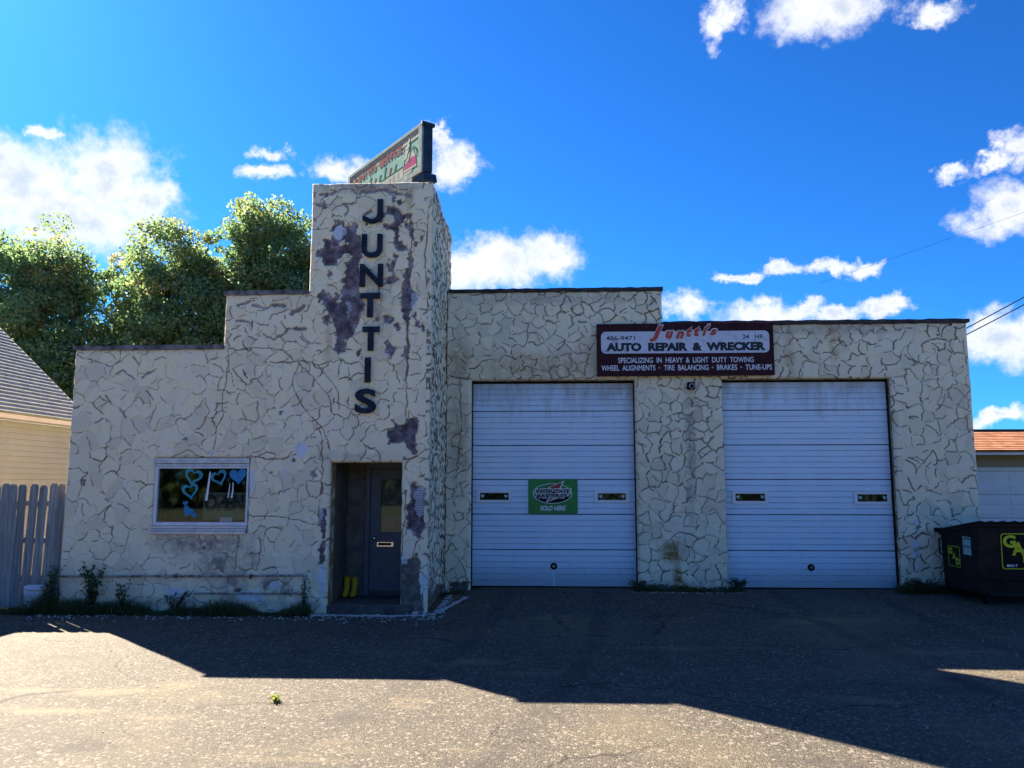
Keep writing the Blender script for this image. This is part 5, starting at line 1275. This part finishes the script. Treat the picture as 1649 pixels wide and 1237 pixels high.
# ------------------------------------------------------------------ trees and plants
def leaves_mesh(C, size, rs, droop=0.4, tint=None):
    """one small folded leaf per centre"""
    n = len(C)
    a = rs.normal(size=(n, 3)); a[:, 2] -= droop; a /= np.linalg.norm(a, axis=1, keepdims=True)
    b = np.cross(a, rs.normal(size=(n, 3))); b /= np.linalg.norm(b, axis=1, keepdims=True)
    c = np.cross(a, b)
    s = size * rs.uniform(0.65, 1.3, (n, 1))
    V = np.stack([C - a * s * 0.5, C + b * s * 0.36 + c * s * 0.08, C + a * s * 0.6, C - b * s * 0.36 + c * s * 0.08], 1).reshape(-1, 3)
    me = raw_mesh('foliage', V, np.arange(4 * n).reshape(n, 4))
    tn = np.repeat(tint if tint is not None else rs.rand(n), 4).astype(np.float32)
    at = me.attributes.new('tint', 'FLOAT', 'POINT'); at.data.foreach_set('value', tn)
    return me

def tree(name, label, base, lobes, nleaf, size, seed, group, material='leaf'):
    """lobes: (x, y, z, rx, rz) of the crown"""
    rs = np.random.RandomState(seed)
    t = thing(name, label, 'tree', base, 0, group)
    tot = sum(l[3] ** 2 * l[4] for l in lobes); pts = []; tn = []; limbs = []
    for x, y, z, rx, rz in lobes:
        n = int(nleaf * rx * rx * rz / tot); ncl = max(8, int(26 * rx * rx))
        d = rs.normal(size=(ncl, 3)); d /= np.linalg.norm(d, axis=1, keepdims=True)
        rad = rs.uniform(0.35, 1.0, (ncl, 1)) ** 0.6
        cl = np.array([x, y, z]) + d * rad * np.array([rx, rx, rz])
        cr = rs.uniform(0.25, 0.70, ncl) * min(1.0, rx / 1.2)
        w = cr ** 2; w /= w.sum(); k = rs.choice(ncl, n, p=w)
        dd = rs.normal(size=(n, 3)); dd /= np.linalg.norm(dd, axis=1, keepdims=True)
        p = cl[k] + dd * (cr[k] * rs.uniform(0.2, 1.0, n) ** 0.45)[:, None] * np.array([1.15, 1.15, 0.75])
        tint = rs.rand(ncl)[k] * 0.55 + rs.rand(n) * 0.28 + np.clip((p[:, 2] - z) / rz, -0.4, 1) * 0.22
        pts.append(p); tn.append(tint); limbs.append((x, y, z, rx, cl[rs.choice(ncl, min(ncl, 9), replace=False)]))
    o = link('crown', leaves_mesh(np.concatenate(pts), size, rs, tint=np.clip(np.concatenate(tn), 0, 1)), material, t)
    m = MB(); b = Vector(base); zt = min(l[2] - l[4] * 0.5 for l in lobes)
    fork = b + Vector((rs.uniform(-.3, .3), rs.uniform(-.3, .3), max(1.2, (zt - b.z) * 0.8)))
    hgt = max(l[2] for l in lobes) - b.z; r0 = 0.028 * hgt
    m.tube([b - Vector((0, 0, 0.2)), b.lerp(fork, 0.12), b.lerp(fork, 0.55) + Vector((0.06, 0.03, 0)), fork], [r0 * 1.5, r0 * 1.1, r0 * 0.95, r0 * 0.85], 12)
    for x, y, z, rx, ends in limbs:
        c = Vector((x, y, z)); mid = fork.lerp(c, 0.55) + Vector((0, 0, 0.2))
        m.tube([fork, mid, c], [r0 * 0.6, r0 * 0.42, r0 * 0.25], 8)
        for e in ends:
            e = Vector(e); s = mid.lerp(c, rs.uniform(0.1, 1.0)); q = s.lerp(e, 0.5) + Vector((rs.uniform(-.1, .1), 0, rs.uniform(0, .2)))
            m.tube([s, q, e], [r0 * 0.2, r0 * 0.12, r0 * 0.04], 5)
    m.build('trunk', 'bark', t, True)
    return t

G = 'trees behind the left part of the shop'
tree('maple_tree', 'broad green tree rising over the house at the left edge', (-18.6, 15, 0), [(-18.9, 15, 8.0, 2.2, 2.9), (-17.6, 15, 7.0, 1.5, 2.6), (-18.2, 14.6, 9.9, 1.2, 1.6), (-20.0, 15.2, 9.2, 1.4, 2.1), (-18.3, 15, 5.2, 2.3, 1.6), (-17.0, 15.2, 9.3, 0.9, 1.3)], 60000, 0.125, 41, G)
tree('maple_tree', 'small low green tree between the two left tree crowns', (-15.9, 16, 0), [(-16.1, 16, 8.6, 1.0, 2.2), (-15.6, 16, 6.5, 1.7, 2.0), (-16.4, 16, 5.0, 1.8, 1.4), (-14.9, 16.2, 8.3, 0.9, 1.5)], 30000, 0.12, 42, G)
tree('maple_tree', 'tree with yellowing top leaves over the left parapet', (-13.6, 15, 0), [(-13.8, 15, 9.8, 1.35, 1.9), (-13.2, 15, 8.0, 1.8, 2.2), (-14.6, 15, 7.6, 1.3, 1.8), (-13.5, 15, 5.6, 2.1, 1.6), (-11.9, 15.4, 8.2, 1.2, 1.9), (-12.6, 15.2, 10.2, 0.8, 1.2)], 55000, 0.12, 43, G)
tree('maple_tree', 'tallest green tree just left of the tower', (-10.3, 15.5, 0), [(-11.0, 15.5, 11.2, 1.1, 1.6), (-10.1, 15.5, 10.4, 1.5, 1.9), (-9.2, 15.5, 9.0, 1.4, 2.0), (-10.8, 15.5, 8.6, 1.6, 1.7), (-8.6, 15.6, 8.0, 1.1, 1.8), (-9.6, 15.5, 6.2, 1.6, 1.5), (-8.0, 15.5, 9.6, 0.7, 1.3), (-11.3, 15.5, 6.6, 1.4, 1.4)], 62000, 0.12, 44, G)
tree('far_tree', 'distant tree top peeking over the brown garage roof', (27.4, 32, 0), [(27.4, 32, 3.9, 1.2, 1.6), (28.4, 32, 3.2, 1.4, 1.4)], 4000, 0.22, 45, None)

def unseen_wood():  # unseen trees added behind the camera to darken window reflections
    rs = np.random.RandomState(77); n = 16000
    th = rs.uniform(R(185), R(355), n); lobe = np.floor(th * 16); r_ = 62 + rs.normal(0, 3.5, n)
    hh = 7 + 4 * _tab[lobe.astype(int) % 256, 3]
    C = np.stack([r_ * np.cos(th), -6 + r_ * np.sin(th), hh * rs.rand(n) ** 0.8], -1)
    tag(link('unseen_wood', leaves_mesh(C, 1.3, rs), 'weed'), 'added unseen tree line across the street, darkens window reflections', kind='stuff')
unseen_wood()

def plant(label, base, hgt, stems, spread, leaf, seed, cat='weed', material='weed', nleaf=26, droop=0.2):
    rs = np.random.RandomState(seed); b = Vector(base)
    t = thing('weed_plant', label, cat, base, 0, 'weeds at the foot of the walls')
    m = MB(); pts = []
    for k in range(stems):
        a = rs.uniform(0, 2 * math.pi); h = hgt * rs.uniform(0.55, 1.0); e = b + Vector((math.cos(a) * spread * rs.uniform(.2, 1), math.sin(a) * spread * 0.5 * rs.uniform(.2, 1), h))
        mid = b.lerp(e, 0.5) + Vector((rs.uniform(-.03, .03), rs.uniform(-.03, .03), 0.04))
        m.tube([b, mid, e], [0.006, 0.005, 0.002], 5)
        for j in range(nleaf):
            f = rs.uniform(0.2, 1.0); p = b.lerp(mid, f * 2) if f < .5 else mid.lerp(e, f * 2 - 1)
            pts.append(np.array(p) + rs.normal(size=3) * leaf * 0.75)
    m.build('stem', 'weed', t, True)
    link('leaves', leaves_mesh(np.array(pts), leaf, rs, droop), material, t)
plant('tall leafy weed against the left wall near its corner', (-7.12, -0.22, 0), 0.85, 8, 0.22, 0.048, 1, nleaf=60)
plant('leafy weed growing between the fence and the wall corner', (-7.86, -0.16, 0), 0.80, 7, 0.14, 0.045, 2, nleaf=55)
plant('short weed right of the tall one on the left wall', (-6.62, -0.22, 0), 0.55, 6, 0.2, 0.036, 3, nleaf=40)
plant('low weed tuft under the shop window', (-5.85, -0.18, 0), 0.38, 8, 0.26, 0.032, 4, nleaf=40)
plant('spindly dark weed beside the porch opening', (-3.80, -0.18, 0), 0.66, 5, 0.14, 0.04, 5, nleaf=12)
plant('leafy weed at the right foot of the pillar between the doors', (3.28, 1.85, 0.12), 0.26, 14, 0.26, 0.03, 6, nleaf=34)
plant('dense weed at the foot of the right pillar beside the dumpster', (6.45, 1.82, 0.10), 0.30, 18, 0.40, 0.034, 7, nleaf=40)
plant('small weed at the left foot of the pillar between the doors', (1.55, 1.85, 0.12), 0.20, 10, 0.20, 0.028, 8, nleaf=28)
plant('lone yellow-green weed in the sunlit asphalt', (-2.58, -4.97, gz(-2.58, -4.97)), 0.022, 9, 0.08, 0.03, 9, material='drygrass', nleaf=5, droop=0.0)

def grass():
    rs = np.random.RandomState(3); V = []; tn = []
    strips = [(-9.6, -3.7, -0.34, -0.02, 11000, 0.25, 0), (-3.0, -2.4, -0.2, -0.05, 60, 0.05, 0), (1.5, 3.4, 1.72, 1.93, 2600, 0.15, 0.1), (6.0, 7.3, 1.6, 1.92, 2800, 0.26, 0.1), (-1.9, -1.5, 1.6, 1.95, 250, 0.09, 0.1), (-9.9, -7.9, -0.35, 0.1, 1500, 0.22, 0)]
    for x0, x1, y0, y1, n, h, z in strips:
        x = rs.uniform(x0, x1, n); y = y1 - (y1 - y0) * rs.rand(n) ** 1.6
        zz = GH(x, y) - 0.01
        cl = fbm(x, y * 0.3, 1.7, 3, 8)
        hh = h * rs.uniform(0.35, 1.2, n) * np.clip(cl * 2.2 - 0.35, 0.2, 1.5)
        a = rs.uniform(0, math.pi, n); w = rs.uniform(0.004, 0.009, n)
        lx = rs.normal(0, 0.4, n) * hh; ly = rs.normal(-0.15, 0.3, n) * hh
        V.append(np.stack([np.stack([x - np.cos(a) * w, y - np.sin(a) * w, zz], -1), np.stack([x + np.cos(a) * w, y + np.sin(a) * w, zz], -1), np.stack([x + lx, y + ly, zz + hh], -1)], 1).reshape(-1, 3))
        tn.append(np.repeat(rs.rand(n), 3))
    V = np.concatenate(V)
    me = raw_mesh('grass', V, np.arange(len(V)).reshape(-1, 3))
    at = me.attributes.new('tint', 'FLOAT', 'POINT'); at.data.foreach_set('value', np.concatenate(tn).astype(np.float32))
    tag(link('grass', me, 'weed'), 'dark unmown grass along the foot of the walls', 'grass', kind='stuff')
    # flakes of fallen stucco and grit
    m = MB(); rr = random.Random(9)
    def flake(x, y, s):
        z = gz(x, y); k = rr.randint(4, 6); ph = rr.uniform(0, 6)
        pl = [(x + s * rr.uniform(.6, 1.2) * math.cos(ph + 2 * math.pi * i / k), y + s * rr.uniform(.5, 1) * math.sin(ph + 2 * math.pi * i / k)) for i in range(k)]
        m.prism(pl, (0, 0, z), X_, Y_, Z_, -0.002, 0.006 + s * 0.2)
    for i in range(240): flake(rr.uniform(-8.0, -1.6), -0.30 - abs(rr.gauss(0, 0.22)), rr.uniform(0.006, 0.022))
    for i in range(160): flake(rr.uniform(-3.9, -1.75), -0.16 - abs(rr.gauss(0, 0.05)), rr.uniform(0.01, 0.035))
    for i in range(90):
        y = rr.uniform(-0.1, 1.6); flake(-1.80 + abs(rr.gauss(0.04, 0.06)) , y, rr.uniform(0.01, 0.035))
    for i in range(60): flake(rr.uniform(1.4, 3.4), 1.66 - abs(rr.gauss(0, 0.08)), rr.uniform(0.005, 0.016))
    for i in range(120): flake(rr.uniform(-8, 9), rr.uniform(-7, 1), rr.uniform(0.004, 0.010))
    tag(m.build('stucco_flakes', 'chalk'), 'pale flakes of stucco scattered on the asphalt', 'debris', kind='stuff')
grass()

def apron():
    """broken chalky concrete edge round the porch and tower foot"""
    rr = random.Random(12); m = MB()
    pts = [(-3.95, -0.12), (-3.4, -0.16), (-2.8, -0.17), (-2.3, -0.20), (-1.95, -0.18), (-1.72, 0.0), (-1.62, 0.4), (-1.5, 0.8), (-1.42, 1.15)]
    for (ax, ay), (bx, by) in zip(pts[:-1], pts[1:]):
        k = 5
        for i in range(k):
            t0 = (i + rr.uniform(0, .2)) / k; t1 = (i + rr.uniform(.75, .98)) / k; w = rr.uniform(0.02, 0.06)
            p = (ax + (bx - ax) * t0, ay + (by - ay) * t0); q = (ax + (bx - ax) * t1, ay + (by - ay) * t1)
            L = math.hypot(q[0] - p[0], q[1] - p[1]) + 1e-6; nx, ny = -(q[1] - p[1]) / L * w, (q[0] - p[0]) / L * w
            z = gz(*p)
            m.prism([(p[0] - nx, p[1] - ny), (q[0] - nx * .7, q[1] - ny * .7), (q[0] + nx, q[1] + ny), (p[0] + nx * .8, p[1] + ny * .8)], (0, 0, z), X_, Y_, Z_, -0.02, rr.uniform(0.008, 0.022))
    tag(m.build('concrete_edge', 'chalk'), 'broken pale concrete edge round the porch and tower foot', kind='structure')
apron()
